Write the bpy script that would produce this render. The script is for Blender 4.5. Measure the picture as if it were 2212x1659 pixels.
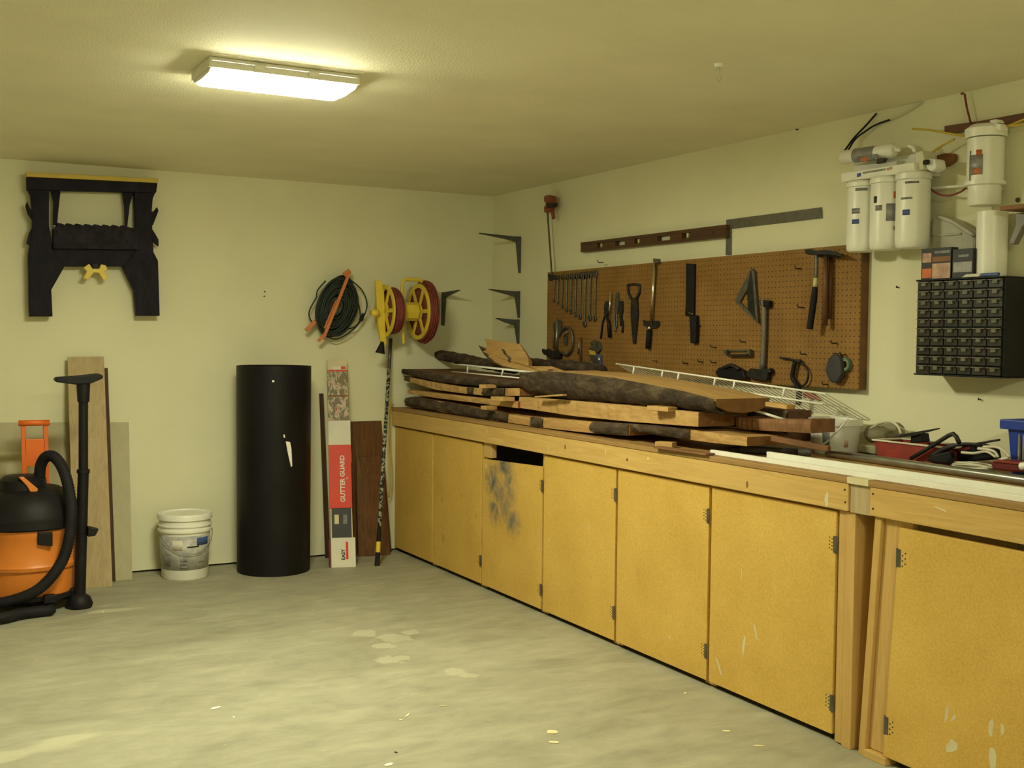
import bpy, bmesh, math, random
from mathutils import Vector as V, Matrix
random.seed(7)
for o in list(bpy.data.objects): bpy.data.objects.remove(o)
SC = bpy.context.scene
COL = SC.collection

# ------------------------------------------------------------------ camera
CX, CY, F = 1106.0, 829.5, 2454.58
YAW, PITCH, ROLL = 0.50140994, 0.04187148, 0.01047177
CAM = V((0, 0, 1.46))
fw = V((math.sin(YAW)*math.cos(PITCH), math.cos(YAW)*math.cos(PITCH), -math.sin(PITCH)))
rt0 = V((math.cos(YAW), -math.sin(YAW), 0)); up0 = rt0.cross(fw)
RT = rt0*math.cos(ROLL) + up0*math.sin(ROLL)
UP = -rt0*math.sin(ROLL) + up0*math.cos(ROLL)
cd = bpy.data.cameras.new('camera'); cam = bpy.data.objects.new('camera', cd); COL.objects.link(cam)
mw = Matrix.Identity(4)
for i in range(3):
    mw[i][0], mw[i][1], mw[i][2], mw[i][3] = RT[i], UP[i], -fw[i], CAM[i]
cam.matrix_world = mw
cd.sensor_width = 36; cd.sensor_fit = 'HORIZONTAL'; cd.lens = F/2212*36; cd.clip_start = .05
SC.camera = cam

# ------------------------------------------------------------------ world, exposure
w = bpy.data.worlds.new('world'); SC.world = w; w.use_nodes = True
w.node_tree.nodes['Background'].inputs[0].default_value = (.05, .05, .05, 1)
w.node_tree.nodes['Background'].inputs[1].default_value = .2
SC.view_settings.view_transform = 'Standard'; SC.view_settings.look = 'None'
SC.view_settings.exposure = 0.0; SC.view_settings.gamma = 1; SC.view_settings.use_curve_mapping = False
LAMP_COL = (1.0, .985, .66); LAMP_W = 168.0

# ------------------------------------------------------------------ measures (metres)
XW, YW, H = 3.727, 7.104, 2.44           # right wall, back wall, ceiling
XL, YF = -2.6, -2.2                      # left wall and the wall behind the camera
XB = 2.971                               # front of the bench fascia
ZT = .975                                # worktop
XP = XW - .05                            # pegboard face

def ray(u, v): return (fw + RT*((u-CX)/F) - UP*((v-CY)/F))
def ox(u, v, X): d = ray(u, v); return CAM + d*((X-CAM.x)/d.x)
def oy(u, v, Y): d = ray(u, v); return CAM + d*((Y-CAM.y)/d.y)
def oz(u, v, Z): d = ray(u, v); return CAM + d*((Z-CAM.z)/d.z)

# ------------------------------------------------------------------ materials
def nodes(name):
    m = bpy.data.materials.new(name); m.use_nodes = True
    nt = m.node_tree; b = nt.nodes['Principled BSDF']
    return m, nt, b
def N(nt, t, **kw):
    n = nt.nodes.new(t)
    for k, v in kw.items(): setattr(n, k, v)
    return n
def ramp(nt, stops):
    r = N(nt, 'ShaderNodeValToRGB')
    while len(r.color_ramp.elements) < len(stops): r.color_ramp.elements.new(.5)
    for e, (p, c) in zip(r.color_ramp.elements, stops):
        e.position = p; e.color = (*c, 1) if len(c) == 3 else c
    return r
def coords(nt, stretch=(1, 1, 1), rand=True):
    tc = N(nt, 'ShaderNodeTexCoord'); mp = N(nt, 'ShaderNodeMapping')
    mp.inputs['Scale'].default_value = stretch
    if rand:
        oi = N(nt, 'ShaderNodeObjectInfo'); ml = N(nt, 'ShaderNodeMath', operation='MULTIPLY'); ml.inputs[1].default_value = 37.0
        nt.links.new(oi.outputs['Random'], ml.inputs[0]); nt.links.new(ml.outputs[0], mp.inputs['Location'])
    nt.links.new(tc.outputs['Object'], mp.inputs['Vector'])
    return mp.outputs[0]
def noise(nt, vec, scale, detail=4, rough=.55, dist=0):
    n = N(nt, 'ShaderNodeTexNoise'); n.inputs['Scale'].default_value = scale; n.inputs['Detail'].default_value = detail
    n.inputs['Roughness'].default_value = rough; n.inputs['Distortion'].default_value = dist
    nt.links.new(vec, n.inputs['Vector']); return n.outputs['Fac']
def mixc(nt, fac, a, b, mode='MIX'):
    m = N(nt, 'ShaderNodeMix', data_type='RGBA', blend_type=mode)
    for s, x in ((0, fac), (6, a), (7, b)):
        if hasattr(x, 'is_linked'): nt.links.new(x, m.inputs[s])
        else: m.inputs[s].default_value = x if s == 0 else (*x, 1)
    return m.outputs[2]
def bumpn(nt, b, h, strength, dist=.01):
    n = N(nt, 'ShaderNodeBump'); n.inputs['Strength'].default_value = strength; n.inputs['Distance'].default_value = dist
    nt.links.new(h, n.inputs['Height']); nt.links.new(n.outputs[0], b.inputs['Normal'])
def sc(c, k): return tuple(min(1, x*k) for x in c)
MATS = {}
def mat(name, col, rough=.6, metal=0, var=.15, scale=9, bump=0, bscale=70, stretch=(1, 1, 1), col2=None, lo=.3, hi=.7, spec=.5, dist=0):
    m, nt, b = nodes(name); vec = coords(nt, stretch)
    n = noise(nt, vec, scale, dist=dist)
    r = ramp(nt, [(lo, sc(col, 1-var)), (hi, col2 or sc(col, 1+var))])
    nt.links.new(n, r.inputs[0]); nt.links.new(r.outputs[0], b.inputs['Base Color'])
    b.inputs['Roughness'].default_value = rough; b.inputs['Metallic'].default_value = metal
    b.inputs['Specular IOR Level'].default_value = spec
    if bump: bumpn(nt, b, noise(nt, vec, bscale, 3), bump)
    MATS[name] = m; return m

mat('wall_paint', (.80, .775, .56), .75, var=.03, scale=3, bump=.12, bscale=160, spec=.2)
mat('ceiling_paint', (.88, .83, .64), .8, var=.04, scale=2.5, bump=.25, bscale=120, spec=.15)
mat('gap_shade', (.02, .015, .012), .9)  # near-black colour that paints in the shade inside gaps and holes
mat('white_plastic', (.87, .86, .79), .35, var=.04)
mat('white_paint', (.90, .89, .82), .4, var=.04)
mat('cream_plastic', (.66, .63, .47), .4, var=.06)
mat('black_plastic', (.009, .008, .010), .55, var=.3, scale=14, spec=.25)
mat('black_rubber', (.011, .010, .012), .7, var=.3, bump=.3, bscale=50, spec=.25)
mat('black_sheet', (.007, .006, .008), .5, var=.3, scale=5, spec=.25)
mat('sawhorse_plastic', (.010, .008, .016), .65, var=.5, scale=20, bump=.4, bscale=45, stretch=(1, 1, .4), spec=.2)
mat('tray_plastic', (.016, .013, .020), .7, var=.6, scale=25, spec=.2)
mat('yellow_plastic', (.78, .58, .06), .45, var=.08)
mat('dark_yellow', (.60, .42, .045), .5, var=.1)
mat('orange_plastic', (.72, .22, .03), .42, var=.06, scale=4)
mat('orange_bright', (.80, .16, .02), .45, var=.08)
mat('faded_orange', (.62, .20, .07), .55, var=.1)
mat('green_cord', (.015, .025, .020), .6, var=.3)
mat('red_cord', (.20, .035, .03), .6, var=.35, scale=40)
mat('bracket_metal', (.085, .083, .08), .5, .3, var=.2)
mat('steel', (.32, .31, .29), .35, .9, var=.2, scale=20)
mat('dull_steel', (.14, .135, .12), .5, .7, var=.3, scale=25)
mat('dark_steel', (.035, .033, .033), .5, .6, var=.4, scale=25)
mat('chrome', (.75, .74, .70), .18, 1, var=.08)
mat('zinc_pipe', (.46, .47, .46), .22, .95, var=.15, scale=12)
mat('square_steel', (.17, .16, .14), .5, .5, var=.15, scale=30)
mat('red_paint', (.26, .032, .022), .45, var=.3, scale=14)
mat('dark_red', (.14, .012, .015), .45, var=.2)
mat('blue_plastic', (.015, .05, .38), .4, var=.08)
mat('red_print', (.70, .035, .012), .5, var=.06)
mat('white_card', (.74, .70, .60), .6, var=.05)
mat('cream_card', (.66, .58, .36), .6, var=.08)
mat('black_card', (.02, .02, .022), .5, var=.2)
mat('grey_print', (.20, .20, .20), .5, var=.5, scale=60)
mat('blue_print', (.06, .10, .30), .5, var=.2)
mat('silver_print', (.28, .27, .27), .4, .2, var=.25, scale=30)
mat('orange_print', (.60, .14, .03), .5, var=.3)
mat('pink_print', (.50, .30, .22), .5, var=.3, scale=30)
mat('hammer_wood', (.13, .055, .022), .55, var=.3, scale=30, stretch=(1, 1, .15))
mat('red_wood', (.25, .06, .03), .5, var=.3)
mat('block_wood', (.22, .10, .04), .65, var=.3, scale=20, stretch=(1, .2, 1))
mat('board_wood', (.14, .052, .026), .65, var=.3, scale=22, stretch=(1, .15, 1))
mat('level_wood', (.085, .035, .014), .5, var=.3, scale=25, stretch=(1, .15, 1))
mat('green_tape', (.10, .19, .12), .6)
mat('grey_cloth', (.05, .045, .05), .8, var=.3, bump=.4)
mat('beige_cloth', (.26, .24, .15), .8, var=.2, bump=.3)
mat('white_cable', (.66, .63, .50), .5)
mat('vial_glass', (.60, .58, .30), .2)
mat('shaving', (.80, .72, .45), .7)
# clear, cloudy plastic
m, nt, b = nodes('cloudy_plastic'); vec = coords(nt); r = ramp(nt, [(.3, (.55, .53, .42)), (.7, (.72, .70, .58))])
nt.links.new(noise(nt, vec, 12), r.inputs[0]); nt.links.new(r.outputs[0], b.inputs['Base Color']); b.inputs['Roughness'].default_value = .3
b.inputs['Transmission Weight'].default_value = .35; MATS['cloudy_plastic'] = m
# drawer fronts: dark translucent plastic
m, nt, b = nodes('drawer_plastic'); vec = coords(nt); r = ramp(nt, [(.3, (.012, .011, .010)), (.75, (.045, .041, .034))])
nt.links.new(noise(nt, vec, 18), r.inputs[0]); nt.links.new(r.outputs[0], b.inputs['Base Color']); b.inputs['Roughness'].default_value = .3
MATS['drawer_plastic'] = m
mat('drawer_edge', (.15, .14, .11), .3, var=.3, scale=30)

def wood(name, a, c, rough=.65, stretch=(6, .8, 6), scale=5, speck=0, bump=.15):
    m, nt, b = nodes(name); vec = coords(nt, stretch)
    n1 = noise(nt, vec, scale, 6, .6, 1.2)
    r = ramp(nt, [(.28, a), (.72, c)]); nt.links.new(n1, r.inputs[0]); out = r.outputs[0]
    if speck:
        v2 = coords(nt); s = ramp(nt, [(.35, (1-speck,)*3), (.65, (1+speck,)*3)]); nt.links.new(noise(nt, v2, 150, 2), s.inputs[0])
        out = mixc(nt, 1.0, out, s.outputs[0], 'MULTIPLY')
    nt.links.new(out, b.inputs['Base Color']); b.inputs['Roughness'].default_value = rough
    b.inputs['Specular IOR Level'].default_value = .3
    if bump: bumpn(nt, b, n1, bump)
    MATS[name] = m; return m
wood('slab_wood', (.38, .215, .075), (.60, .38, .15))
wood('slab_end', (.20, .09, .032), (.30, .15, .06), stretch=(4, 4, 4))
wood('fascia_wood', (.52, .33, .10), (.68, .45, .16), stretch=(8, .6, 8))
wood('stile_wood', (.50, .31, .095), (.64, .41, .15), stretch=(8, 8, .6))
wood('top_edge', (.24, .13, .05), (.46, .28, .10), stretch=(3, .5, 60))
wood('light_plank', (.40, .30, .16), (.52, .41, .24), stretch=(9, 9, .5))
wood('dark_plank', (.055, .026, .014), (.09, .045, .024), stretch=(9, 9, .5))
wood('brown_siding', (.085, .036, .012), (.19, .085, .030), stretch=(10, 10, .7))
wood('pale_panel', (.44, .40, .26), (.52, .48, .32), stretch=(3, 3, 1), bump=0)
# bark
m, nt, b = nodes('bark'); vec = coords(nt, (1, .45, 1.3)); n1 = noise(nt, vec, 16, 8, .7, .6)
r = ramp(nt, [(.3, (.020, .012, .007)), (.5, (.075, .046, .026)), (.72, (.20, .15, .09))]); nt.links.new(n1, r.inputs[0])
nt.links.new(r.outputs[0], b.inputs['Base Color']); b.inputs['Roughness'].default_value = .9; bumpn(nt, b, noise(nt, vec, 45, 6, .7), .9, .02); MATS['bark'] = m
# chipboard doors with scuffs
def chip(name, spray=False):
    m, nt, b = nodes(name); v1 = coords(nt); v0 = coords(nt, rand=False)
    r = ramp(nt, [(.3, (.60, .375, .085)), (.7, (.70, .455, .115))]); nt.links.new(noise(nt, v1, 3.5, 4), r.inputs[0])
    s = ramp(nt, [(.3, (.89, .89, .89)), (.7, (1.09, 1.09, 1.09))]); nt.links.new(noise(nt, v1, 120, 2), s.inputs[0])
    out = mixc(nt, 1.0, r.outputs[0], s.outputs[0], 'MULTIPLY')
    vs = coords(nt, (9, 9, 2.2)); sk = ramp(nt, [(.70, (0, 0, 0)), (.76, (.45, .45, .45))]); nt.links.new(noise(nt, vs, 2.4, 5, .6, .3), sk.inputs[0])
    out = mixc(nt, sk.outputs[0], out, (.70, .58, .30))
    vs2 = coords(nt, (1, 1, .9)); dk = ramp(nt, [(.70, (0, 0, 0)), (.74, (.7, .7, .7))]); nt.links.new(noise(nt, vs2, 7, 2), dk.inputs[0])
    out = mixc(nt, dk.outputs[0], out, (.50, .30, .07))
    if spray:
        # grey-blue overspray with its own shape, around spots on the door (object space)
        tot = None
        for (py, pz, rad, amt) in spray:
            sub = N(nt, 'ShaderNodeVectorMath', operation='DISTANCE'); sub.inputs[1].default_value = (0, py, pz)
            pm = N(nt, 'ShaderNodeVectorMath', operation='MULTIPLY'); pm.inputs[1].default_value = (0, 1, 1); nt.links.new(v0, pm.inputs[0])
            nt.links.new(pm.outputs[0], sub.inputs[0])
            mr = N(nt, 'ShaderNodeMapRange'); mr.inputs[1].default_value = rad; mr.inputs[2].default_value = rad*.25; mr.inputs[3].default_value = 0; mr.inputs[4].default_value = amt
            nt.links.new(sub.outputs['Value'], mr.inputs[0])
            if tot is None: tot = mr.outputs[0]
            else:
                mx = N(nt, 'ShaderNodeMath', operation='MAXIMUM'); nt.links.new(tot, mx.inputs[0]); nt.links.new(mr.outputs[0], mx.inputs[1]); tot = mx.outputs[0]
        nn = ramp(nt, [(.36, (.25, .25, .25)), (.58, (1, 1, 1))]); nt.links.new(noise(nt, v0, 13, 5, .6, .8), nn.inputs[0])
        ml = N(nt, 'ShaderNodeMath', operation='MULTIPLY'); nt.links.new(tot, ml.inputs[0]); nt.links.new(nn.outputs[0], ml.inputs[1])
        out = mixc(nt, ml.outputs[0], out, (.075, .10, .135))
    nt.links.new(out, b.inputs['Base Color']); b.inputs['Roughness'].default_value = .6; b.inputs['Specular IOR Level'].default_value = .25
    MATS[name] = m
chip('chipboard')
# concrete floor
m, nt, b = nodes('concrete'); v = coords(nt, (.8, 1.7, 1), False)
n1 = noise(nt, v, 1.6, 8, .62, .9); r = ramp(nt, [(.30, (.32, .305, .22)), (.50, (.39, .375, .275)), (.72, (.45, .435, .32))]); nt.links.new(n1, r.inputs[0])
n2 = noise(nt, v, 7, 6, .65, .5); s = ramp(nt, [(.3, (.82, .82, .82)), (.7, (1.12, 1.12, 1.12))]); nt.links.new(n2, s.inputs[0])
out = mixc(nt, 1.0, r.outputs[0], s.outputs[0], 'MULTIPLY')
n3 = noise(nt, v, 26, 3, .5, 0); sp = ramp(nt, [(.70, (0, 0, 0)), (.74, (.5, .5, .5))]); nt.links.new(n3, sp.inputs[0])
out = mixc(nt, sp.outputs[0], out, (.62, .60, .44))
n4 = noise(nt, v, 1.1, 3, .5, .2); pt = ramp(nt, [(.655, (0, 0, 0)), (.675, (.55, .55, .55))]); nt.links.new(n4, pt.inputs[0])
out = mixc(nt, pt.outputs[0], out, (.62, .60, .43))
vw = coords(nt, rand=False); tot = None
for (u_, v_, rad) in ((790, 1368, .13), (845, 1378, .15), (830, 1395, .10), (885, 1366, .09), (838, 1426, .12), (860, 1422, .08), (985, 1450, .10), (1010, 1458, .08)):
    dn = N(nt, 'ShaderNodeVectorMath', operation='DISTANCE'); dn.inputs[1].default_value = oz(u_, v_, 0); nt.links.new(vw, dn.inputs[0])
    mr = N(nt, 'ShaderNodeMapRange'); mr.inputs[1].default_value = rad; mr.inputs[2].default_value = 0; mr.inputs[3].default_value = 0; mr.inputs[4].default_value = .62; nt.links.new(dn.outputs['Value'], mr.inputs[0])
    if tot is None: tot = mr.outputs[0]
    else:
        mx = N(nt, 'ShaderNodeMath', operation='MAXIMUM'); nt.links.new(tot, mx.inputs[0]); nt.links.new(mr.outputs[0], mx.inputs[1]); tot = mx.outputs[0]
ad = N(nt, 'ShaderNodeMath', operation='ADD'); nt.links.new(tot, ad.inputs[0]); nt.links.new(noise(nt, vw, 9, 4, .6), ad.inputs[1])
pr_ = ramp(nt, [(.80, (0, 0, 0)), (.84, (.5, .5, .5))]); nt.links.new(ad.outputs[0], pr_.inputs[0])
out = mixc(nt, pr_.outputs[0], out, (.60, .58, .43))
nt.links.new(out, b.inputs['Base Color']); b.inputs['Roughness'].default_value = .55; b.inputs['Specular IOR Level'].default_value = .3
bumpn(nt, b, noise(nt, v, 60, 4), .12); MATS['concrete'] = m
# pegboard with a grid of small holes
m, nt, b = nodes('pegboard'); v = coords(nt, rand=False)
sx = N(nt, 'ShaderNodeSeparateXYZ'); nt.links.new(v, sx.inputs[0]); cell = []
for o_ in ('Y', 'Z'):
    a = N(nt, 'ShaderNodeMath', operation='MULTIPLY'); a.inputs[1].default_value = 1/.0254; nt.links.new(sx.outputs[o_], a.inputs[0])
    c = N(nt, 'ShaderNodeMath', operation='FRACT'); nt.links.new(a.outputs[0], c.inputs[0])
    d = N(nt, 'ShaderNodeMath', operation='SUBTRACT'); d.inputs[1].default_value = .5; nt.links.new(c.outputs[0], d.inputs[0]); cell.append(d)
cb = N(nt, 'ShaderNodeCombineXYZ'); nt.links.new(cell[0].outputs[0], cb.inputs[0]); nt.links.new(cell[1].outputs[0], cb.inputs[1])
ln = N(nt, 'ShaderNodeVectorMath', operation='LENGTH'); nt.links.new(cb.outputs[0], ln.inputs[0])
lt = N(nt, 'ShaderNodeMath', operation='LESS_THAN'); lt.inputs[1].default_value = .13; nt.links.new(ln.outputs['Value'], lt.inputs[0])
r = ramp(nt, [(.3, (.23, .118, .030)), (.7, (.32, .17, .048))]); nt.links.new(noise(nt, v, 5, 5, .6), r.inputs[0])
s = ramp(nt, [(.3, (.85, .85, .85)), (.7, (1.12, 1.12, 1.12))]); nt.links.new(noise(nt, v, 90, 2), s.inputs[0])
out = mixc(nt, 1.0, r.outputs[0], s.outputs[0], 'MULTIPLY'); out = mixc(nt, lt.outputs[0], out, (.06, .03, .012))
nt.links.new(out, b.inputs['Base Color']); b.inputs['Roughness'].default_value = .6; b.inputs['Specular IOR Level'].default_value = .3; MATS['pegboard'] = m
mat('peg_frame', (.15, .068, .022), .65, var=.25, scale=14)
# mottled camouflage pole
m, nt, b = nodes('camo'); v = coords(nt); r = ramp(nt, [(.0, (.02, .022, .016)), (.47, (.06, .065, .045)), (.50, (.42, .42, .34)), (.58, (.30, .31, .25)), (.60, (.03, .035, .028))])
r.color_ramp.interpolation = 'CONSTANT'; nt.links.new(noise(nt, v, 34, 2), r.inputs[0]); nt.links.new(r.outputs[0], b.inputs['Base Color']); b.inputs['Roughness'].default_value = .5; MATS['camo'] = m
# printed photo panel on the gutter carton
m, nt, b = nodes('photo_print'); v = coords(nt, (1.6, 1, .8), False)
r = ramp(nt, [(.28, (.04, .03, .022)), (.38, (.26, .13, .07)), (.46, (.10, .12, .05)), (.53, (.50, .36, .24)), (.58, (.62, .55, .42)), (.64, (.40, .08, .03)), (.72, (.12, .09, .06))]); nt.links.new(noise(nt, v, 15, 4, .65, 1.5), r.inputs[0])
nt.links.new(r.outputs[0], b.inputs['Base Color']); b.inputs['Roughness'].default_value = .5; MATS['photo_print'] = m
# bucket label print
m, nt, b = nodes('label_print'); v = coords(nt, (1, 1, 1), False); r = ramp(nt, [(.36, (.36, .37, .38)), (.64, (.56, .55, .50))]); nt.links.new(noise(nt, v, 20, 3, .6), r.inputs[0])
nt.links.new(r.outputs[0], b.inputs['Base Color']); b.inputs['Roughness'].default_value = .45; MATS['label_print'] = m
# lamp
m, nt, b = nodes('lamp_glow'); em = N(nt, 'ShaderNodeEmission'); em.inputs[0].default_value = (*LAMP_COL, 1); em.inputs[1].default_value = LAMP_W
nt.links.new(em.outputs[0], nt.nodes['Material Output'].inputs[0]); MATS['lamp_glow'] = m

# ------------------------------------------------------------------ mesh helpers
ORG = {}
class MB:
    def __init__(s): s.v = []; s.f = []
    def add(s, vs, fs):
        k = len(s.v); s.v += [V(p) for p in vs]; s.f += [[i+k for i in f] for f in fs]; return s
    def bb(s, x0, x1, y0, y1, z0, z1):
        return s.add([(x, y, z) for x in (x0, x1) for y in (y0, y1) for z in (z0, z1)], [(0, 1, 3, 2), (4, 6, 7, 5), (0, 4, 5, 1), (2, 3, 7, 6), (0, 2, 6, 4), (1, 5, 7, 3)])
    def box(s, c, size, rot=None):
        R = rot or Matrix.Identity(3); h = [x/2 for x in size]; c = V(c)
        return s.add([c + R @ V((a*h[0], b*h[1], d*h[2])) for a in (-1, 1) for b in (-1, 1) for d in (-1, 1)], [(0, 1, 3, 2), (4, 6, 7, 5), (0, 4, 5, 1), (2, 3, 7, 6), (0, 2, 6, 4), (1, 5, 7, 3)])
    def prism(s, pts, d):
        n = len(pts); d = V(d); pts = [V(p) for p in pts]
        return s.add(pts + [p+d for p in pts], [tuple(range(n))[::-1], tuple(range(n, 2*n))] + [(i, (i+1) % n, (i+1) % n+n, i+n) for i in range(n)])
    def tube(s, pts, r, seg=8, caps=True, closed=False):
        pts = [V(p) for p in pts]; n = len(pts); rs = r if isinstance(r, (list, tuple)) else [r]*n
        vs = []; fs = []; ref = None
        for i in range(n):
            a = pts[i-1] if (i or closed) else pts[0]; c = pts[(i+1) % n] if (i < n-1 or closed) else pts[-1]
            t = (c-a)
            t = t.normalized() if t.length > 1e-9 else V((0, 0, 1))
            if ref is None:
                ref = V((0, 0, 1)) if abs(t.z) < .9 else V((1, 0, 0))
            u = (ref - t*ref.dot(t)).normalized(); ref = u; q = t.cross(u)
            for k in range(seg):
                an = 2*math.pi*k/seg; vs.append(pts[i] + (u*math.cos(an) + q*math.sin(an))*rs[i])
        m_ = n if closed else n-1
        for i in range(m_):
            for k in range(seg):
                j = (i+1) % n; fs.append((i*seg+k, i*seg+(k+1) % seg, j*seg+(k+1) % seg, j*seg+k))
        if caps and not closed: fs += [tuple(range(seg))[::-1], tuple(range((n-1)*seg, n*seg))]
        return s.add(vs, fs)
    def cyl(s, p0, p1, r0, r1=None, seg=20, caps=True): return s.tube([p0, p1], [r0, r0 if r1 is None else r1], seg, caps)
    def lathe(s, prof, c, axis='z', seg=32, a0=0, a1=2*math.pi):
        c = V(c); n = len(prof); full = abs(a1-a0) > 6.28; m_ = seg if full else seg+1; vs = []; fs = []
        for k in range(m_):
            an = a0 + (a1-a0)*k/seg; ca, sa = math.cos(an), math.sin(an)
            for (r, h) in prof:
                p = {'z': V((r*ca, r*sa, h)), 'x': V((h, r*ca, r*sa)), 'y': V((r*ca, h, r*sa))}[axis]; vs.append(c+p)
        for k in range(seg):
            j = (k+1) % m_
            for i in range(n-1): fs.append((k*n+i, j*n+i, j*n+i+1, k*n+i+1))
        return s.add(vs, fs)
    def torus(s, c, R, r, axis='x', seg=32, rs=8, sq=(1, 1)):
        c = V(c); pts = []
        for k in range(seg):
            a = 2*math.pi*k/seg; p, q = R*math.cos(a)*sq[0], R*math.sin(a)*sq[1]
            pts.append(c + {'x': V((0, p, q)), 'y': V((p, 0, q)), 'z': V((p, q, 0))}[axis])
        return s.tube(pts, r, rs, closed=True)
    def build(s, name, material, parent=None, smooth=False, bevel=0, org=None):
        o_ = ORG.get(parent.name) if parent else (V(org) if org is not None else V((0, 0, 0)))
        me = bpy.data.meshes.new(name); me.from_pydata([tuple(p-o_) for p in s.v], [], s.f)
        bm = bmesh.new(); bm.from_mesh(me); bmesh.ops.remove_doubles(bm, verts=bm.verts, dist=1e-6)
        bmesh.ops.recalc_face_normals(bm, faces=bm.faces); bm.to_mesh(me); bm.free()
        if smooth:
            for p in me.polygons: p.use_smooth = True
        me.materials.append(MATS[material] if isinstance(material, str) else material)
        o = bpy.data.objects.new(name, me); COL.objects.link(o)
        if parent: o.parent = parent
        else: o.location = o_
        ORG[o.name] = o_
        if bevel:
            b = o.modifiers.new('bevel', 'BEVEL'); b.width = bevel; b.segments = 2; b.limit_method = 'ANGLE'; b.angle_limit = .6
        if smooth == 'auto':
            e = o.modifiers.new('split', 'EDGE_SPLIT'); e.split_angle = .7
        return o
def tag(o, label, cat, group=None):
    o['label'] = label; o['category'] = cat
    if group: o['group'] = group
    return o
def thing(name, label, cat, loc, group=None):
    o = bpy.data.objects.new(name, None); COL.objects.link(o); o.location = loc; o.empty_display_size = .05
    ORG[o.name] = V(loc); return tag(o, label, cat, group)
def struct(o): o['kind'] = 'structure'; return o
def copy_tree(o, parent=None):
    c = o.copy(); COL.objects.link(c); ORG[c.name] = ORG[o.name]
    if parent: c.parent = parent
    for ch in list(o.children): copy_tree(ch, c)
    return c
def pts_x(L, X): return [ox(u, v, X) for u, v in L]
def pts_y(L, Y): return [oy(u, v, Y) for u, v in L]
def zoom(L, o, s): return [(o[0]+x/s, o[1]+y/s) for x, y in L]
def spline(pts, n=8):
    pts = [V(p) for p in pts]; out = []
    P = [pts[0]*2-pts[1]] + pts + [pts[-1]*2-pts[-2]]
    for i in range(1, len(P)-2):
        for k in range(n):
            t = k/n; a, b, c, d = P[i-1], P[i], P[i+1], P[i+2]
            out.append(.5*((2*b) + (c-a)*t + (2*a-5*b+4*c-d)*t*t + (3*b-a-3*c+d)*t**3))
    return out + [pts[-1]]
def text_mesh(name, body, size, O, ux, uy, material, parent, depth=.0006, bold=0.0, cx='CENTER'):
    cu = bpy.data.curves.new(name, 'FONT'); cu.body = body; cu.size = size; cu.align_x = cx; cu.align_y = 'CENTER'; cu.extrude = depth; cu.offset = bold
    t = bpy.data.objects.new(name, cu); COL.objects.link(t); bpy.context.view_layer.update()
    me = bpy.data.meshes.new_from_object(t); bpy.data.objects.remove(t)
    ux = V(ux).normalized(); uy = V(uy).normalized(); uz = ux.cross(uy); o_ = ORG[parent.name]
    for vt in me.vertices: vt.co = V(O) + ux*vt.co.x + uy*vt.co.y + uz*vt.co.z - o_
    me.materials.clear(); me.materials.append(MATS[material]); me.name = name
    o = bpy.data.objects.new(name, me); COL.objects.link(o); o.parent = parent; ORG[o.name] = o_; return o

# ================================================================== the room
struct(MB().bb(XL-.1, XW+.2, YF-.1, YW+.2, -.1, 0).build('floor', 'concrete'))
struct(MB().bb(XL-.1, XW+.2, YF-.1, YW+.2, H, H+.1).build('ceiling', 'ceiling_paint'))
wb = struct(MB().bb(XL-.1, XW+.1, YW, YW+.1, .012, H).build('wall_back', 'wall_paint'))
MB().bb(XL-.1, XW+.1, YW+.02, YW+.1, 0, .0118).build('sill_gap', 'gap_shade', wb)  # dark slab closing the slot under the wall, its shade painted on
struct(MB().bb(XW, XW+.1, YF-.1, YW, 0, H).build('wall_right', 'wall_paint'))
struct(MB().bb(XL-.1, XL, YF-.1, YW, 0, H).build('wall_left', 'wall_paint'))
struct(MB().bb(XL, XW, YF-.1, YF, 0, H).build('wall_front', 'wall_paint'))

# ceiling lights
def lamp(cx_, cy_, label):
    t = thing('ceiling_light', label, 'ceiling light', (cx_, cy_, H), 'ceiling lights')
    lx, ly = .268, .130
    MB().bb(cx_-lx-.014, cx_+lx+.014, cy_-ly-.006, cy_+ly+.006, H-.014, H-.001).build('pan', 'white_paint', t, bevel=.003)
    rim = MB()  # opaque rim added to keep the diffuser's direct light off the ceiling
    for (x0, x1, y0, y1) in ((cx_-lx-.014, cx_-lx-.011, cy_-ly-.006, cy_+ly+.006), (cx_+lx+.011, cx_+lx+.014, cy_-ly-.006, cy_+ly+.006), (cx_-lx-.0105, cx_+lx+.0105, cy_-ly-.006, cy_-ly-.003), (cx_-lx-.0105, cx_+lx+.0105, cy_+ly+.003, cy_+ly+.006)): rim.bb(x0, x1, y0, y1, H-.038, H-.0145)
    rim.build('rim', 'white_paint', t)
    prof = [(-ly, H-.014), (-ly+.003, H-.046), (-ly+.03, H-.060), (0, H-.065), (ly-.03, H-.060), (ly-.003, H-.046), (ly, H-.014)]
    MB().prism([(cx_-lx, cy_+a, z) for a, z in prof], (2*lx, 0, 0)).build('diffuser', 'lamp_glow', t, bevel=.010)
    for s in (-1, 1):
        MB().prism([(cx_+s*lx, cy_+a*1.02, H-.014-(H-.014-z)*.8) for a, z in prof], (s*.010, 0, 0)).build('end_cap', 'white_plastic', t, bevel=.002)
    for dx in (-.10, .10):
        MB().prism([(cx_+dx-.02, cy_-ly-.018, H-.014), (cx_+dx-.02, cy_-ly-.018, H-.030), (cx_+dx-.02, cy_-ly-.0065, H-.038), (cx_+dx-.02, cy_-ly-.0065, H-.014)], (.04, 0, 0)).build('clip', 'white_plastic', t)
    return t
lamp(1.285, 4.215, 'lit rectangular ceiling light above the floor by the back wall')
lamp(1.285, -.35, 'lit ceiling light of the same kind behind the photographer, out of view')
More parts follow.
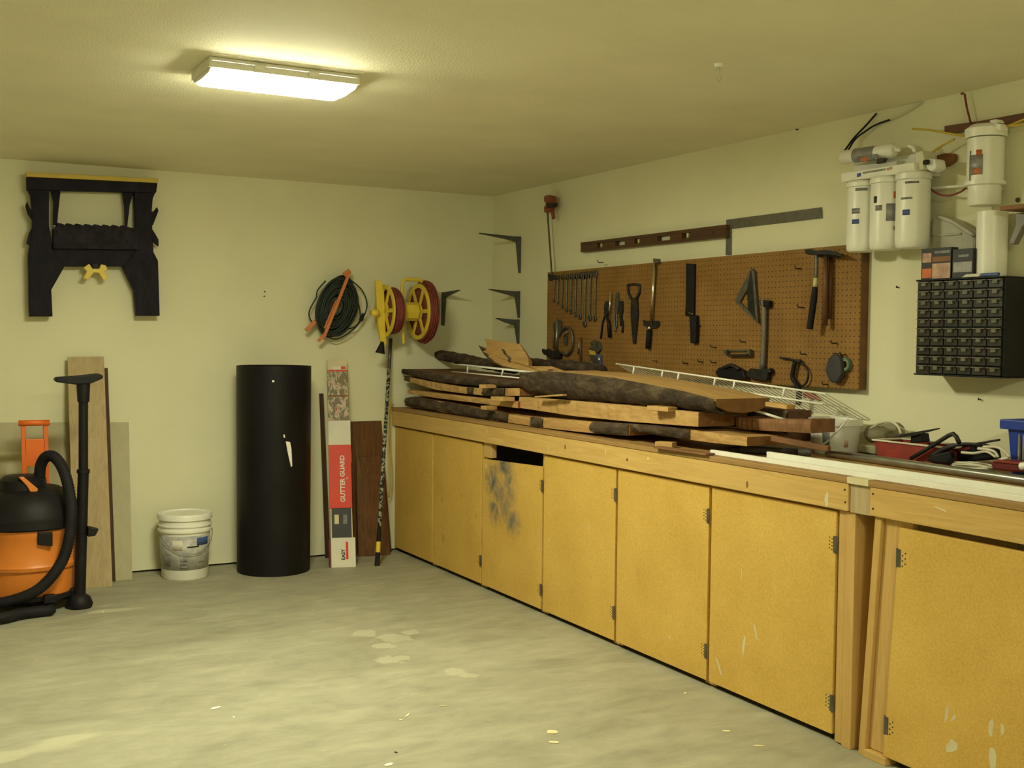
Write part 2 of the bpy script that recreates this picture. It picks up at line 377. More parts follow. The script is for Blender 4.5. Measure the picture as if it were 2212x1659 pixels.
# little things on the ceiling
t = thing('ceiling_hook', 'small pale hook screwed into the bare ceiling, right of the lamp', 'hook', oz(1553, 140, H))
c = oz(1553, 138, H); MB().cyl(c, c-V((0, 0, .012)), .018, .014, 14).build('rose', 'white_plastic', t)
MB().tube(spline([c-V((0, 0, .01)), c-V((0, 0, .035)), c+V((.012, 0, -.05)), c+V((0, 0, -.062)), c+V((-.014, 0, -.05))], 4), .0035, 6).build('hook', 'cream_plastic', t, True)
for (u, v_, lb) in ((1723, 279, 'small dark nail in the ceiling edge above the framing square'), (1892, 247, 'dark hole plug in the ceiling edge where a black tube enters')):
    c = oz(u, v_, H); o = MB().lathe([(0, -.006), (.006, -.005), (.009, 0), (.012, .0)], c, seg=10).build('ceiling_nail', 'dark_steel', None, org=c); tag(o, lb, 'nail')

# ================================================================== workbench
def yb(u, v, X=XB): return ox(u, v, X).y
YJ0, YJ1, YE = yb(1832, 1075), yb(1879, 1080), 1.0
wt = thing('worktop', 'long wooden worktop with a pale board front along the right wall', 'worktop', (XB, YE, ZT))
MB().bb(XB-.004, XW-.002, YE, YW-.002, .953, ZT).build('top_board', 'top_edge', wt, bevel=.003)
MB().bb(XB, XB+.036, YJ0, YW-.003, .853, .9525).build('fascia_board', 'fascia_wood', wt, bevel=.003)
MB().bb(XB, XB+.036, YE, YJ1, .853, .9525).build('fascia_board', 'fascia_wood', wt, bevel=.003)
MB().bb(XB+.008, XB+.036, YJ1+.001, YJ0-.001, .850, .9525).build('joint_block', 'light_plank', wt, bevel=.002)
MB().bb(XB-.0055, XB+.03, yb(1878, 1040), yb(1832, 1040), .954, .9765).build('edge_patch', 'cream_card', wt)
for (u, v_) in ((1825, 1058), (1826, 1085), (1886, 1067), (1886, 1099)):
    p = ox(u, v_, XB); MB().cyl(p+V((-.001, 0, 0)), p+V((.004, 0, 0)), .004, seg=8).build('screw', 'dark_steel', wt)
for (u, v_, a, b_) in ((1221, 965, .008, .014), (1355, 993, .007, .009), (1614, 1047, .006, .014), (1786, 1080, .010, .028)):
    p = ox(u, v_, XB); pts = [p+V((-.0006, math.cos(k*.628)*a*random.uniform(.7, 1.2), math.sin(k*.628)*b_*random.uniform(.7, 1.2))) for k in range(10)]
    MB().prism(pts, (.001, 0, 0)).build('knot' if u != 1786 else 'paint_blob', 'block_wood' if u != 1786 else 'cream_card', wt)

DX = XB + .02                             # door faces
cab = thing('workbench_cabinet', 'run of six chipboard cupboard doors under the worktop', 'cabinet', (DX, yb(1850, 1300, DX), 0))
dy = [YW-.004] + [ox(u, v_, DX).y for u, v_ in ((936, 938), (1042, 961), (1174, 984), (1333, 1017), (1535, 1052), (1811, 1095))]
PE = ox(1850, 1110, DX).y                 # near end of the run
ZD0, ZD1 = .026, .842
for i, y in enumerate(dy[1:-1]):
    MB().bb(DX+.0195, DX+.042, y-.035, y+.035, .01, .95 if i != 1 else .80).build('stile', 'stile_wood', cab)
MB().bb(DX+.0195, DX+.042, dy[1]+.036, YW-.006, .80, .95).build('top_rail', 'stile_wood', cab)
MB().bb(DX+.0195, DX+.042, dy[2]+.036, dy[1]-.036, .80, .95).build('top_rail', 'stile_wood', cab)
for k in (3, 4, 5): MB().bb(DX+.0195, DX+.042, dy[k+1]+.036 if k < 5 else dy[6]+.001, dy[k]-.036, .80, .95).build('top_rail', 'stile_wood', cab)
MB().bb(DX+.03, DX+.06, PE+.06, YW-.006, .002, .06).build('kick_board', 'gap_shade', cab)  # coloured near-black for the shade of the toe gap
MB().bb(DX+.06, XW-.004, PE+.03, YW-.006, .07, .09).build('bottom_shelf', 'stile_wood', cab)
MB().bb(DX+.002, DX+.030, PE+.0455, dy[6]-.004, .005, .8485).build('end_stile', 'stile_wood', cab, bevel=.002)
MB().bb(DX-.004, XW-.004, PE, PE+.044, .0, .8485).build('end_panel', 'stile_wood', cab, bevel=.002)
# block beside the drawer opening
yo = ox(1060, 980, DX).y
MB().bb(DX+.004, DX+.04, yo, dy[2]-.037+.03, .765, .95).build('corner_block', 'stile_wood', cab, bevel=.004)
def hinge(par, y, z, s):
    a = MB(); a.cyl((DX-.003, y, z-.032), (DX-.003, y, z+.032), .0045, seg=8); a.bb(DX-.0012, DX+.001, y, y+s*.016, z-.03, z+.03)
    a.build('hinge', 'dull_steel', par)
    d = MB()
    for q in range(4):
        for r_ in range(2):
            p = V((DX-.0008, y+s*(.022+.012*r_), z-.02+.013*q+.004*r_)); d.cyl(p, p+V((.002, 0, 0)), .0025, seg=6)
    d.build('screw', 'dark_steel', par)
D3w = dy[2]-dy[3]
sprayspots = [(-.17, -.055, .075, .55), (-.26, -.03, .10, .9), (-.11, -.13, .085, .95), (-.30, -.13, .10, .75), (-.20, -.20, .12, .7), (-.15, -.28, .07, .8), (-.28, -.27, .10, .6), (-.36, -.33, .08, .75), (-.40, -.34, .06, .6), (-.14, -.33, .06, .6), (-.35, -.18, .06, .5)]
for i in range(6):
    y0, y1 = dy[i+1]+.009, dy[i]-.009
    z1 = ZD1 if i != 2 else .772
    dname = 'chipboard'
    if i == 2:
        chip('chipboard_sprayed', [(y1-cab.location.y+a, z1+b_, r_*1.35, k) for a, b_, r_, k in sprayspots]); dname = 'chipboard_sprayed'
    mb = MB()
    if i == 2:
        za = ox(1170, 1008, DX).z; zb_ = ox(1046, 992, DX).z
        mb.prism([(DX, y0, ZD0), (DX, y1, ZD0), (DX, y1, zb_), (DX, y0, za)], (.018, 0, 0))
    else: mb.bb(DX, DX+.018, y0, y1, ZD0, z1)
    d = mb.build('door', dname, cab, bevel=.002)
    if i == 2: d['label'] = 'shorter door with grey-blue spray paint'
    if i == 1: hinge(d, y0-.003, .16, 1)
    if i == 2: hinge(d, y0-.003, .13, 1); hinge(d, y0-.003, .68, 1)
    if i == 3: hinge(d, y0-.003, .16, 1); hinge(d, y0-.003, .72, 1)
    if i == 4: hinge(d, y0-.003, .15, 1); hinge(d, y0-.003, .72, 1)
    if i == 5: hinge(d, y0-.004, .14, 1); hinge(d, y0-.004, .72, 1)
# paint chips and scuffs on doors / fascia (thin flakes of paint)
def flake(u, v_, a, b_, rot, par, mt='cream_card', X=DX):
    p = ox(u, v_, X-.0005); pts = []
    for k in range(9):
        an = k*2*math.pi/9; q = random.uniform(.6, 1.1); yy, zz = math.cos(an)*a*q, math.sin(an)*b_*q
        pts.append(p+V((0, yy*math.cos(rot)-zz*math.sin(rot), yy*math.sin(rot)+zz*math.cos(rot))))
    MB().prism(pts, (.0006, 0, 0)).build('paint_chip', mt, par)
for a in ((1186, 1168, .007, .011, 0), (1272, 1140, .004, .02, 0), (1050, 1007, .010, .015, .3), (1447, 1378, .004, .014, 0), (1606, 1398, .008, .05, .15), (1632, 1365, .007, .05, -.35), (1553, 1440, .007, .05, -.5), (1602, 1240, .003, .03, 0)): flake(*a, cab)
for a in ((1052, 930, .005, .014, 0), (1120, 966, .004, .011, 0), (1184, 968, .005, .016, .2), (1308, 975, .005, .014, 0), (1400, 990, .008, .008, 0)): flake(*a, wt, X=XB)

# right hand unit, its frame racked a little out of square
cab2 = thing('workbench_cabinet', 'chipboard cupboard with a single wide door nearest the camera', 'cabinet', (DX, YE, 0))
R0 = ox(1892, 1118, DX).y; R1 = ox(1946, 1134, DX).y
def rack(mb):
    for p in mb.v: p.y += .062*(.85-p.z)
    return mb
rack(MB().bb(DX-.004, DX+.04, R0-.030, R0, .0, .8515)).build('edge_stile', 'stile_wood', cab2, bevel=.002)
rack(MB().bb(DX+.012, DX+.04, R1-.04, R0-.031, .03, .8515)).build('stile', 'stile_wood', cab2, bevel=.002)
rack(MB().bb(DX-.012, DX+.04, R1-.02, R0-.031, .0, .028)).build('threshold', 'fascia_wood', cab2, bevel=.002)
rack(MB().bb(DX+.042, XW-.004, R0-.02, R0, .02, .95)).build('side_panel', 'stile_wood', cab2)
rack(MB().bb(DX+.03, DX+.05, YE+.02, R1-.041, .0, .03)).build('kick_board', 'gap_shade', cab2)
d7 = rack(MB().bb(DX-.006, DX+.012, YE+.1, R1-.002, .03, .828)).build('door', 'chipboard', cab2, bevel=.002)
d7['label'] = 'wide chipboard door with whitish scuffs'
for z in (.14, .725):
    y = R1+.062*(.85-z); a = MB(); a.cyl((DX-.004, y, z-.032), (DX-.004, y, z+.032), .0045, seg=8); a.bb(DX-.0075, DX-.0055, y-.016, y, z-.03, z+.03); a.build('hinge', 'dull_steel', d7)
    s_ = MB()
    for q in range(6): p = V((DX-.0075, y-.024-.012*(q % 2), z-.025+.009*q)); s_.cyl(p, p+V((.002, 0, 0)), .0025, seg=6)
    s_.build('screw', 'dark_steel', d7)
for a in ((2045, 1540, .006, .035, .2), (2055, 1612, .02, .03, .6), (2140, 1570, .012, .03, 0), (2060, 1550, .006, .02, .6), (2145, 1640, .016, .05, 0), (2165, 1575, .008, .02, 0)): flake(*a, cab2, X=DX-.006)
flake(1860, 1117, .04, .003, .23, wt, X=XB) if False else flake(1863+170, 1100, .035, .0035, .2, wt, X=XB)

# ================================================================== sawhorse on the back wall
Z1 = ((0, 320), 4.148)
YS = YW - .10
t = thing('sawhorse', 'black plastic folding sawhorse with yellow top rail hung on the back wall', 'sawhorse', oy(200, 680, YS))
def wpoly(name, L, Y, th, mt, par, z=Z1, bevel=.003): return MB().prism(pts_y(zoom(L, *z), Y), (0, th, 0)).build(name, mt, par, bevel=bevel)
wpoly('top_rail', [(235, 212), (1420, 272), (1415, 312), (240, 255)], YS-.03, .085, 'dark_yellow', t)
bm_ = wpoly('beam', [(240, 256), (1412, 313), (1400, 398), (245, 372)], YS-.018, .06, 'sawhorse_plastic', t)
wpoly('leg', [(246, 360), (275, 420), (290, 560), (292, 700), (255, 960), (265, 1508), (472, 1508), (460, 1270), (575, 1068), (470, 905), (440, 690), (440, 360)], YS, .055, 'sawhorse_plastic', t)
wpoly('leg', [(1205, 380), (1400, 380), (1370, 450), (1360, 570), (1365, 690), (1375, 930), (1417, 1010), (1432, 1503), (1225, 1503), (1205, 1280), (1105, 1068), (1225, 905), (1215, 690)], YS, .055, 'sawhorse_plastic', t)
wpoly('cross_panel', [(440, 880), (1250, 895), (1250, 1000), (1130, 1060), (560, 1060), (440, 1000)], YS+.008, .035, 'sawhorse_plastic', t)
sca = [(478, 900), (478, 720), (500, 712)]
for k in range(8): sca += [(515+k*82, 668+k*3), (556+k*82, 676+k*3), (590+k*82, 690+k*3)]
sca += [(1180, 712), (1240, 722), (1240, 908)]
wpoly('tray', sca, YS-.03, .05, 'tray_plastic', t)
wpoly('strut', [(455, 385), (545, 372), (530, 500), (512, 690), (478, 690), (480, 480)], YS+.018, .02, 'sawhorse_plastic', t)
wpoly('strut', [(1095, 385), (1200, 390), (1165, 500), (1142, 700), (1122, 700), (1115, 520)], YS+.018, .02, 'sawhorse_plastic', t)
for L in ([(296, 660), (250, 590), (228, 520), (242, 478), (262, 520), (298, 590)], [(296, 700), (262, 760), (238, 850), (262, 868), (298, 840)], [(1355, 575), (1385, 560), (1408, 528), (1422, 560), (1372, 690), (1355, 690)], [(1360, 720), (1385, 755), (1422, 820), (1422, 880), (1385, 850), (1360, 800)]):
    wpoly('hook', L, YS+.005, .025, 'sawhorse_plastic', t)
wpoly('wing_clip', [(748, 1070), (800, 1035), (832, 1082), (890, 1082), (905, 1040), (950, 1050), (965, 1090), (940, 1108), (972, 1160), (930, 1186), (888, 1118), (842, 1114), (790, 1178), (745, 1165), (778, 1105)], YS-.02, .03, 'yellow_plastic', t)
wpoly('clip_hub', [(825, 1030), (885, 1030), (885, 1075), (825, 1075)], YS-.024, .03, 'black_plastic', t)

# ================================================================== orange cord winder
ZC = ((620, 470), 3.95); YC = YW - .10
t = thing('cord_winder', 'orange cord winder wrapped with dark green extension cord on the back wall', 'cord winder', oy(725, 735, YC))
def rot_loop(c, a, b_, ang, Y, n=40, wob=.01):
    p1, p2, p3 = [random.uniform(0, 6.28) for _ in range(3)]; out = []
    for k in range(n):
        th = 2*math.pi*k/n; q = 1+wob*math.sin(2*th+p1)+wob*math.sin(3*th+p2)
        x, y = a*math.cos(th)*q, b_*math.sin(th)*q
        out.append(oy(c[0]+x*math.cos(ang)-y*math.sin(ang), c[1]+x*math.sin(ang)+y*math.cos(ang), Y+.008*math.sin(th+p3)))
    return out
cord = MB(); cc = (620+425/3.95, 470+762/3.95)
for k in range(64):
    f_ = random.uniform(.2, 1)**.7; cord.tube(rot_loop((cc[0]+random.uniform(-3, 3), cc[1]+random.uniform(-3, 3)), 40*f_+random.uniform(-3, 3), 64*f_+random.uniform(-3, 3), .28, YC+random.uniform(-.025, .04), wob=.035), .0048, 6, closed=True)
for L in ([(540, 530), (640, 620), (682, 740), (650, 850), (560, 960), (430, 1035), (330, 1015)], [(600, 680), (625, 850), (580, 930), (500, 955)], [(330, 540), (262, 620), (250, 690)], [(250, 680), (190, 800), (205, 880), (260, 900)]):
    cord.tube(spline(pts_y(zoom(L, *ZC), YC), 6), .0048, 6)
cord.build('cord', 'green_cord', t, True)
def bar_y(name, a, b_, w_, Y, th, mt, par, z=ZC):
    A, B = [oy(*q, Y) for q in zoom([a, b_], *z)]; d = (B-A).normalized(); n = d.cross(V((0, 1, 0)))*w_/2
    return MB().prism([A+n, B+n, B-n, A-n], (0, th, 0)).build(name, mt, par, bevel=.002)
bar_y('rail', (538, 465), (318, 1020), .020, YC-.045, .016, 'faded_orange', t)
bar_y('rail', (470, 600), (200, 940), .018, YC+.03, .016, 'faded_orange', t)
bar_y('rail_end', (540, 452), (490, 490), .03, YC-.04, .02, 'faded_orange', t)
bar_y('rail_end', (165, 965), (245, 885), .024, YC-.02, .016, 'faded_orange', t)
bar_y('rail_end', (272, 1055), (325, 1000), .020, YC-.04, .016, 'faded_orange', t)
bar_y('cross_bar', (440, 690), (330, 950), .028, YC-.026, .02, 'faded_orange', t)
a = zoom([(655, 820)], *ZC)[0]; b_ = zoom([(628, 880)], *ZC)[0]
MB().cyl(oy(*a, YC), oy(*b_, YC), .011, .014, 10).build('plug', 'black_plastic', t, bevel=.002)

# ================================================================== double cord reel
YR = YW - .215
A = oy(831, 672, YR); B = oy(922, 672, YR); zc_ = A.z
t = thing('cord_reel', 'yellow double cord reel with two spools of red cord on the back wall', 'cord reel', (A.x+.14, YR, zc_-.2))
def wheel(x, r, mt='yellow_plastic', n=6, th=.012):
    m_ = MB(); m_.lathe([(r-.028, -th/2), (r, -th/2), (r, th/2), (r-.028, th/2), (r-.028, -th/2)], (x, YR, zc_), 'x', 36)
    m_.lathe([(.022, -th/2), (.06, -th/2), (.06, th/2), (.022, th/2), (.022, -th/2)], (x, YR, zc_), 'x', 24)
    for k in range(n):
        a = 2*math.pi*k/n+.5; R = Matrix.Rotation(a, 3, 'X'); m_.box(V((x, YR, zc_)) + R @ V((0, 0, (r-.02+.05)/2)), (th*.9, .026, r-.07+.02), R)
    return m_
def coil(x0, x1, r0, r1, n):
    m_ = MB()
    for k in range(n):
        f_ = k/(n-1); x = x0+.006+(x1-x0-.012)*f_
        for j in range(3):
            R = r1 - .012*j - .018*abs(2*f_-1)**2 + random.uniform(-.004, .004); m_.torus((x+random.uniform(-.003, .003), YR+random.uniform(-.003, .003), zc_+random.uniform(-.003, .003)), R, .0062, 'x', 36, 6)
    m_.lathe([(r0, x0), (r1-.045, x0), (r1-.03, (x0+x1)/2), (r1-.045, x1), (r0, x1), (r0, x0)], (0, YR, zc_), 'x', 36)
    return m_
xa, xb = A.x, B.x
wheel(xa, .172).build('flange', 'yellow_plastic', t, bevel=.002)
coil(xa+.008, xa+.085, .03, .150, 9).build('cord_coil', 'red_cord', t, True)
MB().lathe([(0, xa+.09), (.062, xa+.09), (.062, xb-.075), (0, xb-.075)], (0, YR, zc_), 'x', 8).build('hub', 'yellow_plastic', t, bevel=.003)
wheel(xa+.094, .06, n=3).build('inner_flange', 'yellow_plastic', t)
wheel(xb-.062, .185).build('flange', 'yellow_plastic', t, bevel=.002)
coil(xb-.054, xb+.01, .03, .203, 7).build('cord_coil', 'red_cord', t, True)
hz = oy(900, 606, YR).z
MB().tube(spline([(xa+.125, YR-.01, zc_+.05), (xa+.118, YR-.01, hz-.05), (xa+.135, YR-.01, hz), (xb-.1, YR-.01, hz+.004), (xb-.045, YR-.01, hz), (xb-.04, YR-.01, zc_+.16)], 6), .0125, 8).build('handle', 'yellow_plastic', t, True)
pl = [oy(*q, YR-.02) for q in ((812, 606), (823, 606), (830, 628), (832, 690), (835, 745), (824, 745), (818, 700), (814, 660))]
MB().prism(pl, (0, .03, 0)).build('end_post', 'yellow_plastic', t, bevel=.003)
p = oy(811, 676, YR-.05); MB().lathe([(0, -.03), (.02, -.03), (.024, 0), (.02, .02), (0, .02)], p, 'x', 14).build('crank_knob', 'yellow_plastic', t, True)
for u in (872, 914):
    p0, p1 = oy(u-2, 700, YR), oy(u, 742, YR); MB().cyl(p0, p1, .012, .009, 8).build('foot', 'yellow_plastic', t)
p0, p1 = oy(826, 738, YR-.03), oy(821, 763, YR-.03); MB().cyl(p0, p1, .009, .032, 14).build('foot', 'black_rubber', t)
MB().bb(xa+.10, xb-.09, YR+.03, YW-.002, zc_-.02, zc_+.02).build('wall_mount', 'yellow_plastic', t)

# ================================================================== shelf brackets
def bracket(p, Vl, Hl, direction, label):
    d = V(direction); ax = V((0, 0, 1)); side = d.cross(ax)
    t = thing('shelf_bracket', label, 'bracket', p - V((0, 0, Vl)), 'grey metal shelf brackets')
    o = p - side*.013
    def q(a, z): return o + d*a + ax*z
    MB().prism([q(0, 0), q(.034, -.002), q(.030, -.045), q(.007, -Vl), q(0, -Vl)], side*.026).build('wall_arm', 'bracket_metal', t, bevel=.003)
    MB().prism([q(.0345, -.002), q(Hl, .008), q(Hl, .003), q(.10, -.024), q(.0345, -.040)], side*.026).build('shelf_arm', 'bracket_metal', t, bevel=.003)
    for z in (-.05, -Vl*.75): MB().cyl(q(.002, z)+side*.013, q(.0335 if z > -.06 else .014, z)+side*.013, .006, seg=8).build('screw', 'dull_steel', t)
bracket(ox(1124, 511, XW-.001), .245, .31, (-1, 0, 0), 'large grey shelf bracket highest in the corner on the right wall')
bracket(ox(1122, 629, XW-.001), .18, .23, (-1, 0, 0), 'middle grey shelf bracket below the large one in the corner')
bracket(ox(1121, 690, XW-.001), .175, .175, (-1, 0, 0), 'small grey shelf bracket lowest in the corner, touching the stacked slabs')
bracket(oy(957, 631, YW-.001), .23, .25, (0, -1, 0), 'grey shelf bracket on the back wall beside the yellow reel')

# ================================================================== leaning boards, left
def leaning(name, label, cat, b0, b1, t0, t1, Yt, th, mt, group=None, zb=0, bot=None):
    P = [oz(*b0, zb) if bot is None else bot[0], oz(*b1, zb) if bot is None else bot[1], oy(*t1, Yt), oy(*t0, Yt)]
    n = (P[1]-P[0]).cross(P[3]-P[0]).normalized()
    if n.y < 0: n = -n
    c = (P[0]+P[1])/2; o = MB().prism(P, n*th).build(name, mt, None, bevel=.0015, org=c); return tag(o, label, cat, group)
leaning('pale_panel', 'wide pale grey panel leaning on the wall behind the vacuum', 'panel', None, None, (-120, 913), (278, 912), YW-.012, .008, 'pale_panel', bot=[V((.35, 6.93, 0)), oz(286, 1252, 0)])
leaning('wood_plank', 'dark brown plank showing only its edge beside the tall tan plank', 'plank', None, None, (170, 795), (232.5, 795), YW-.04, .012, 'dark_plank', 'planks leaning on the back wall', bot=[oz(200, 1258, 0), oz(249.5, 1256, 0)])
leaning('wood_plank', 'tall tan plank leaning on the back wall behind the vacuum wand', 'plank', None, None, (145.5, 771), (224.5, 770), YW-.062, .014, 'light_plank', 'planks leaning on the back wall', bot=[oz(160, 1272, 0), oz(243, 1267, 0)])

# ================================================================== shop vacuum
vc = V((.64, 6.50, 0))
t = thing('shop_vacuum', 'orange and black shop vacuum with hose and upright wand', 'vacuum', vc)
def oyv(u, v_, dy_=0): return oy(u, v_, vc.y+dy_)
pr = [(0, .075), (.215, .075), (.232, .09), (.240, .22), (.252, .225), (.256, .245), (.246, .26), (.252, .395), (.262, .41), (.264, .44), (0, .44)]
MB().lathe(pr, vc, seg=40).build('drum', 'orange_plastic', t, 'auto')
MB().lathe([(0, .05), (.235, .05), (.255, .07), (.25, .09), (0, .09)], vc, seg=40).build('base', 'black_plastic', t, 'auto')
MB().lathe([(0, .436), (.274, .436), (.282, .445), (.28, .485), (.262, .50), (.245, .55), (.215, .60), (.15, .635), (.06, .645), (0, .645)], vc, seg=40).build('lid', 'black_plastic', t, 'auto')
mo = MB(); mo.lathe([(0, .62), (.12, .63), (.115, .68), (.09, .70), (0, .705)], vc+V((-.03, -.03, 0)), seg=24); mo.build('motor_cover', 'black_plastic', t, 'auto')
MB().prism([oyv(u, v_, -.16) for u, v_ in ((41, 1032), (52, 1031), (83, 1057), (80, 1063), (66, 1064), (58, 1050))], (0, .04, 0)).build('carry_grip', 'orange_plastic', t, bevel=.004)
MB().prism([oyv(u, v_, -.27) for u, v_ in ((81, 1150), (114, 1150), (114, 1180), (82, 1178))], (0, .03, 0)).build('latch', 'black_plastic', t, bevel=.004)
for a in (.35, 1.9, 3.5, 5.0, 5.7):
    c = vc + V((math.cos(a)*.255, math.sin(a)*.255, 0))
    w_ = MB().cyl(c+V((0, -.013, .027)), c+V((0, .013, .027)), .027, seg=18).build('caster', 'black_rubber', t, bevel=.003)
    MB().bb(c.x-.03, c.x+.03, c.y-.02, c.y+.02, .056, .10).build('caster_fork', 'black_plastic', w_, bevel=.006)
ft = MB(); c = oz(172, 1312, 0); ft.lathe([(0, .0), (.062, .0), (.068, .02), (.055, .055), (.03, .075), (0, .08)], c+V((0, .0, 0)), seg=20); ft.build('wand_foot', 'black_plastic', t, 'auto')
# handle at the back
hy = .16
hp = lambda L: [oyv(u, v_, hy) for u, v_ in L]
MB().tube(hp([(40, 914), (107, 913)]), .016, 10).build('pull_handle', 'orange_bright', t, True)
for L in ([(45, 918), (56, 918), (61, 1110), (50, 1110)], [(93, 918), (104, 918), (108, 1110), (97, 1110)]): MB().prism(hp(L), (0, .02, 0)).build('handle_post', 'orange_bright', t, bevel=.003)
MB().prism(hp([(53, 949), (97, 948), (98, 1006), (56, 1008)]), (0, .014, 0)).build('handle_panel', 'orange_bright', t, bevel=.003)
# hose (ribbed)
hs = [(86, 1045, -.05), (87, 1010, -.07), (98, 988, -.1), (115, 986, -.13), (132, 1005, -.17), (145, 1040, -.22), (153, 1085, -.25), (154, 1120, -.27), (149, 1165, -.29), (136, 1208, -.30), (112, 1245, -.31), (80, 1275, -.31), (40, 1293, -.29), (0, 1303, -.26), (-40, 1308, -.2)]
path = spline([oyv(u, v_, d) for u, v_, d in hs], 14)
MB().tube(path, [.030 if i % 2 else .0265 for i in range(len(path))], 12).build('hose', 'black_rubber', t, True)
# wand and nozzle
Yw = c.y
p0 = c+V((0, 0, .04)); p1 = oy(180, 1022, Yw); p2 = oy(180, 860, Yw); p3 = oy(180, 826, Yw)
wd = MB(); wd.cyl(p0, p1, .030, .028, 16); wd.cyl(p1, p1+V((0, 0, .02)), .033, .033, 16); wd.cyl(p1, p2, .024, .024, 16); wd.build('wand', 'black_plastic', t, 'auto')
nz = wd = MB(); wd.cyl(p2-V((0, 0, .02)), p3+V((0, 0, .01)), .030, .036, 16); nz.build('nozzle_neck', 'black_plastic', t, 'auto')
MB().prism([oy(u, v_, Yw-.04) for u, v_ in ((118, 821), (123, 815), (170, 812), (215, 807), (224, 812), (222, 818), (196, 829), (164, 831), (124, 826))], (0, .08, 0)).build('floor_nozzle', 'black_plastic', t, bevel=.006)
MB().prism([oy(u, v_, Yw-.05) for u, v_ in ((190, 1138), (214, 1143), (206, 1158), (190, 1160))], (0, .05, 0)).build('wand_clip', 'black_plastic', t, bevel=.004)
# black accessory at the floor, far left
MB().tube(spline([oz(-60, 1338, .03), oz(0, 1336, .03), oz(50, 1325, .03), oz(120, 1318, .025)], 6), [.03]*18+[.012], 10).build('base_bumper', 'black_rubber', t, True)

# ================================================================== white 5-gallon bucket with lid
def pail(name, label, c, rb, rt_, h, lid, mt='white_plastic', rings=True, group='white buckets'):
    t = thing(name, label, 'bucket', c, group)
    P = [(0, 0), (rb-.004, 0), (rb, .006)]
    if rings:
        z = h*.80; P += [(rb+(rt_-rb)*.8, z-.02), (rt_+.008, z-.018), (rt_+.008, z-.006), (rt_, z-.004), (rt_, z+.012), (rt_+.007, z+.014), (rt_+.007, z+.022), (rt_, z+.024), (rt_, h)]
    else: P += [(rt_-.002, h-.03), (rt_+.004, h-.028), (rt_+.004, h-.004), (rt_+.001, h)]
    P += [(rt_-.006, h), (rb-.006, .008), (0, .008)]
    MB().lathe(P, c, seg=40).build('body', mt, t, 'auto')
    if lid: MB().lathe([(0, h+.004), (rt_-.02, h+.004), (rt_-.016, h+.012), (rt_+.006, h+.012), (rt_+.010, h+.006), (rt_+.010, h-.022), (rt_+.0065, h-.022), (rt_+.0065, h-.001), (0, h-.001)], c, seg=40).build('lid', mt, t, 'auto')
    return t
c = V((1.545, 6.885, 0))
t = pail('lidded_bucket', 'white lidded bucket with a grey printed label on the floor', c, .135, .150, .375, True)
def label_arc(par, c, r0, r1, z0, z1, a0, a1, mt, name='label'):
    MB().lathe([(r0, z0), (r1, z1), (r1+.0008, z1), (r0+.0008, z0), (r0, z0)], c, seg=24, a0=a0, a1=a1).build(name, mt, par, True)
label_arc(t, c, .1375+.0005, .147+.0005, .06, .262, math.radians(165), math.radians(330), 'label_print')
label_arc(t, c, .1395+.001, .1405+.001, .15, .178, math.radians(262), math.radians(318), 'blue_print', 'label_stripe')
for (z0, z1, a0, a1, mt_) in ((.07, .085, 246, 262, 'grey_print'), (.092, .106, 246, 262, 'grey_print'), (.113, .127, 246, 262, 'grey_print'), (.195, .203, 262, 290, 'black_card'), (.205, .25, 285, 318, 'blue_print'), (.10, .106, 290, 312, 'grey_print'), (.08, .16, 205, 222, 'silver_print'), (.18, .24, 228, 252, 'white_card')):
    label_arc(t, c, .135+.015*z0/.30+.0018, .135+.015*z1/.30+.0018, z0, z1, math.radians(a0), math.radians(a1), mt_, 'label_print_mark')
bp = []
for k in range(25):
    a = math.radians(185 + 170*k/24); bp.append(c + V((math.cos(a)*.159, math.sin(a)*.159, .285 - .13*math.sin(math.pi*k/24))))
MB().tube(bp, .0018, 6).build('bail_wire', 'steel', t, True)

# ================================================================== tall black tube
c = V((2.075, 6.835, 0)); r_ = .222
t = thing('black_tube', 'tall black plastic tube standing on the floor against the back wall', 'tube', c)
zt = oy(560, 791, c.y-.1).z
o = MB().lathe([(r_, 0), (r_+.004, zt), (r_-.006, zt), (r_-.010, 0), (r_, 0)], c, seg=56).build('shell', 'black_sheet', t, 'auto')
def scrape(L):
    P = []
    for u, v_ in L:                       # point of the shell seen through this pixel
        d = ray(u, v_); a = d.x**2+d.y**2; e = CAM-c; b2 = 2*(d.x*e.x+d.y*e.y); cc_ = e.x**2+e.y**2-(r_+.0045)**2; q = max(0, b2*b2-4*a*cc_); P.append(CAM+d*((-b2-math.sqrt(q))/(2*a)))
    MB().prism(P, (0, .0025, 0)).build('scrape', 'white_paint', t)
ZB = ((300, 740), 3.072)
for L in ([(975, 655), (1003, 660), (1012, 700), (1018, 820), (1010, 825), (990, 740)], [(884, 250), (898, 250), (900, 262), (886, 264)], [(958, 612), (966, 610), (972, 632), (962, 630)]): scrape(zoom(L, *ZB))

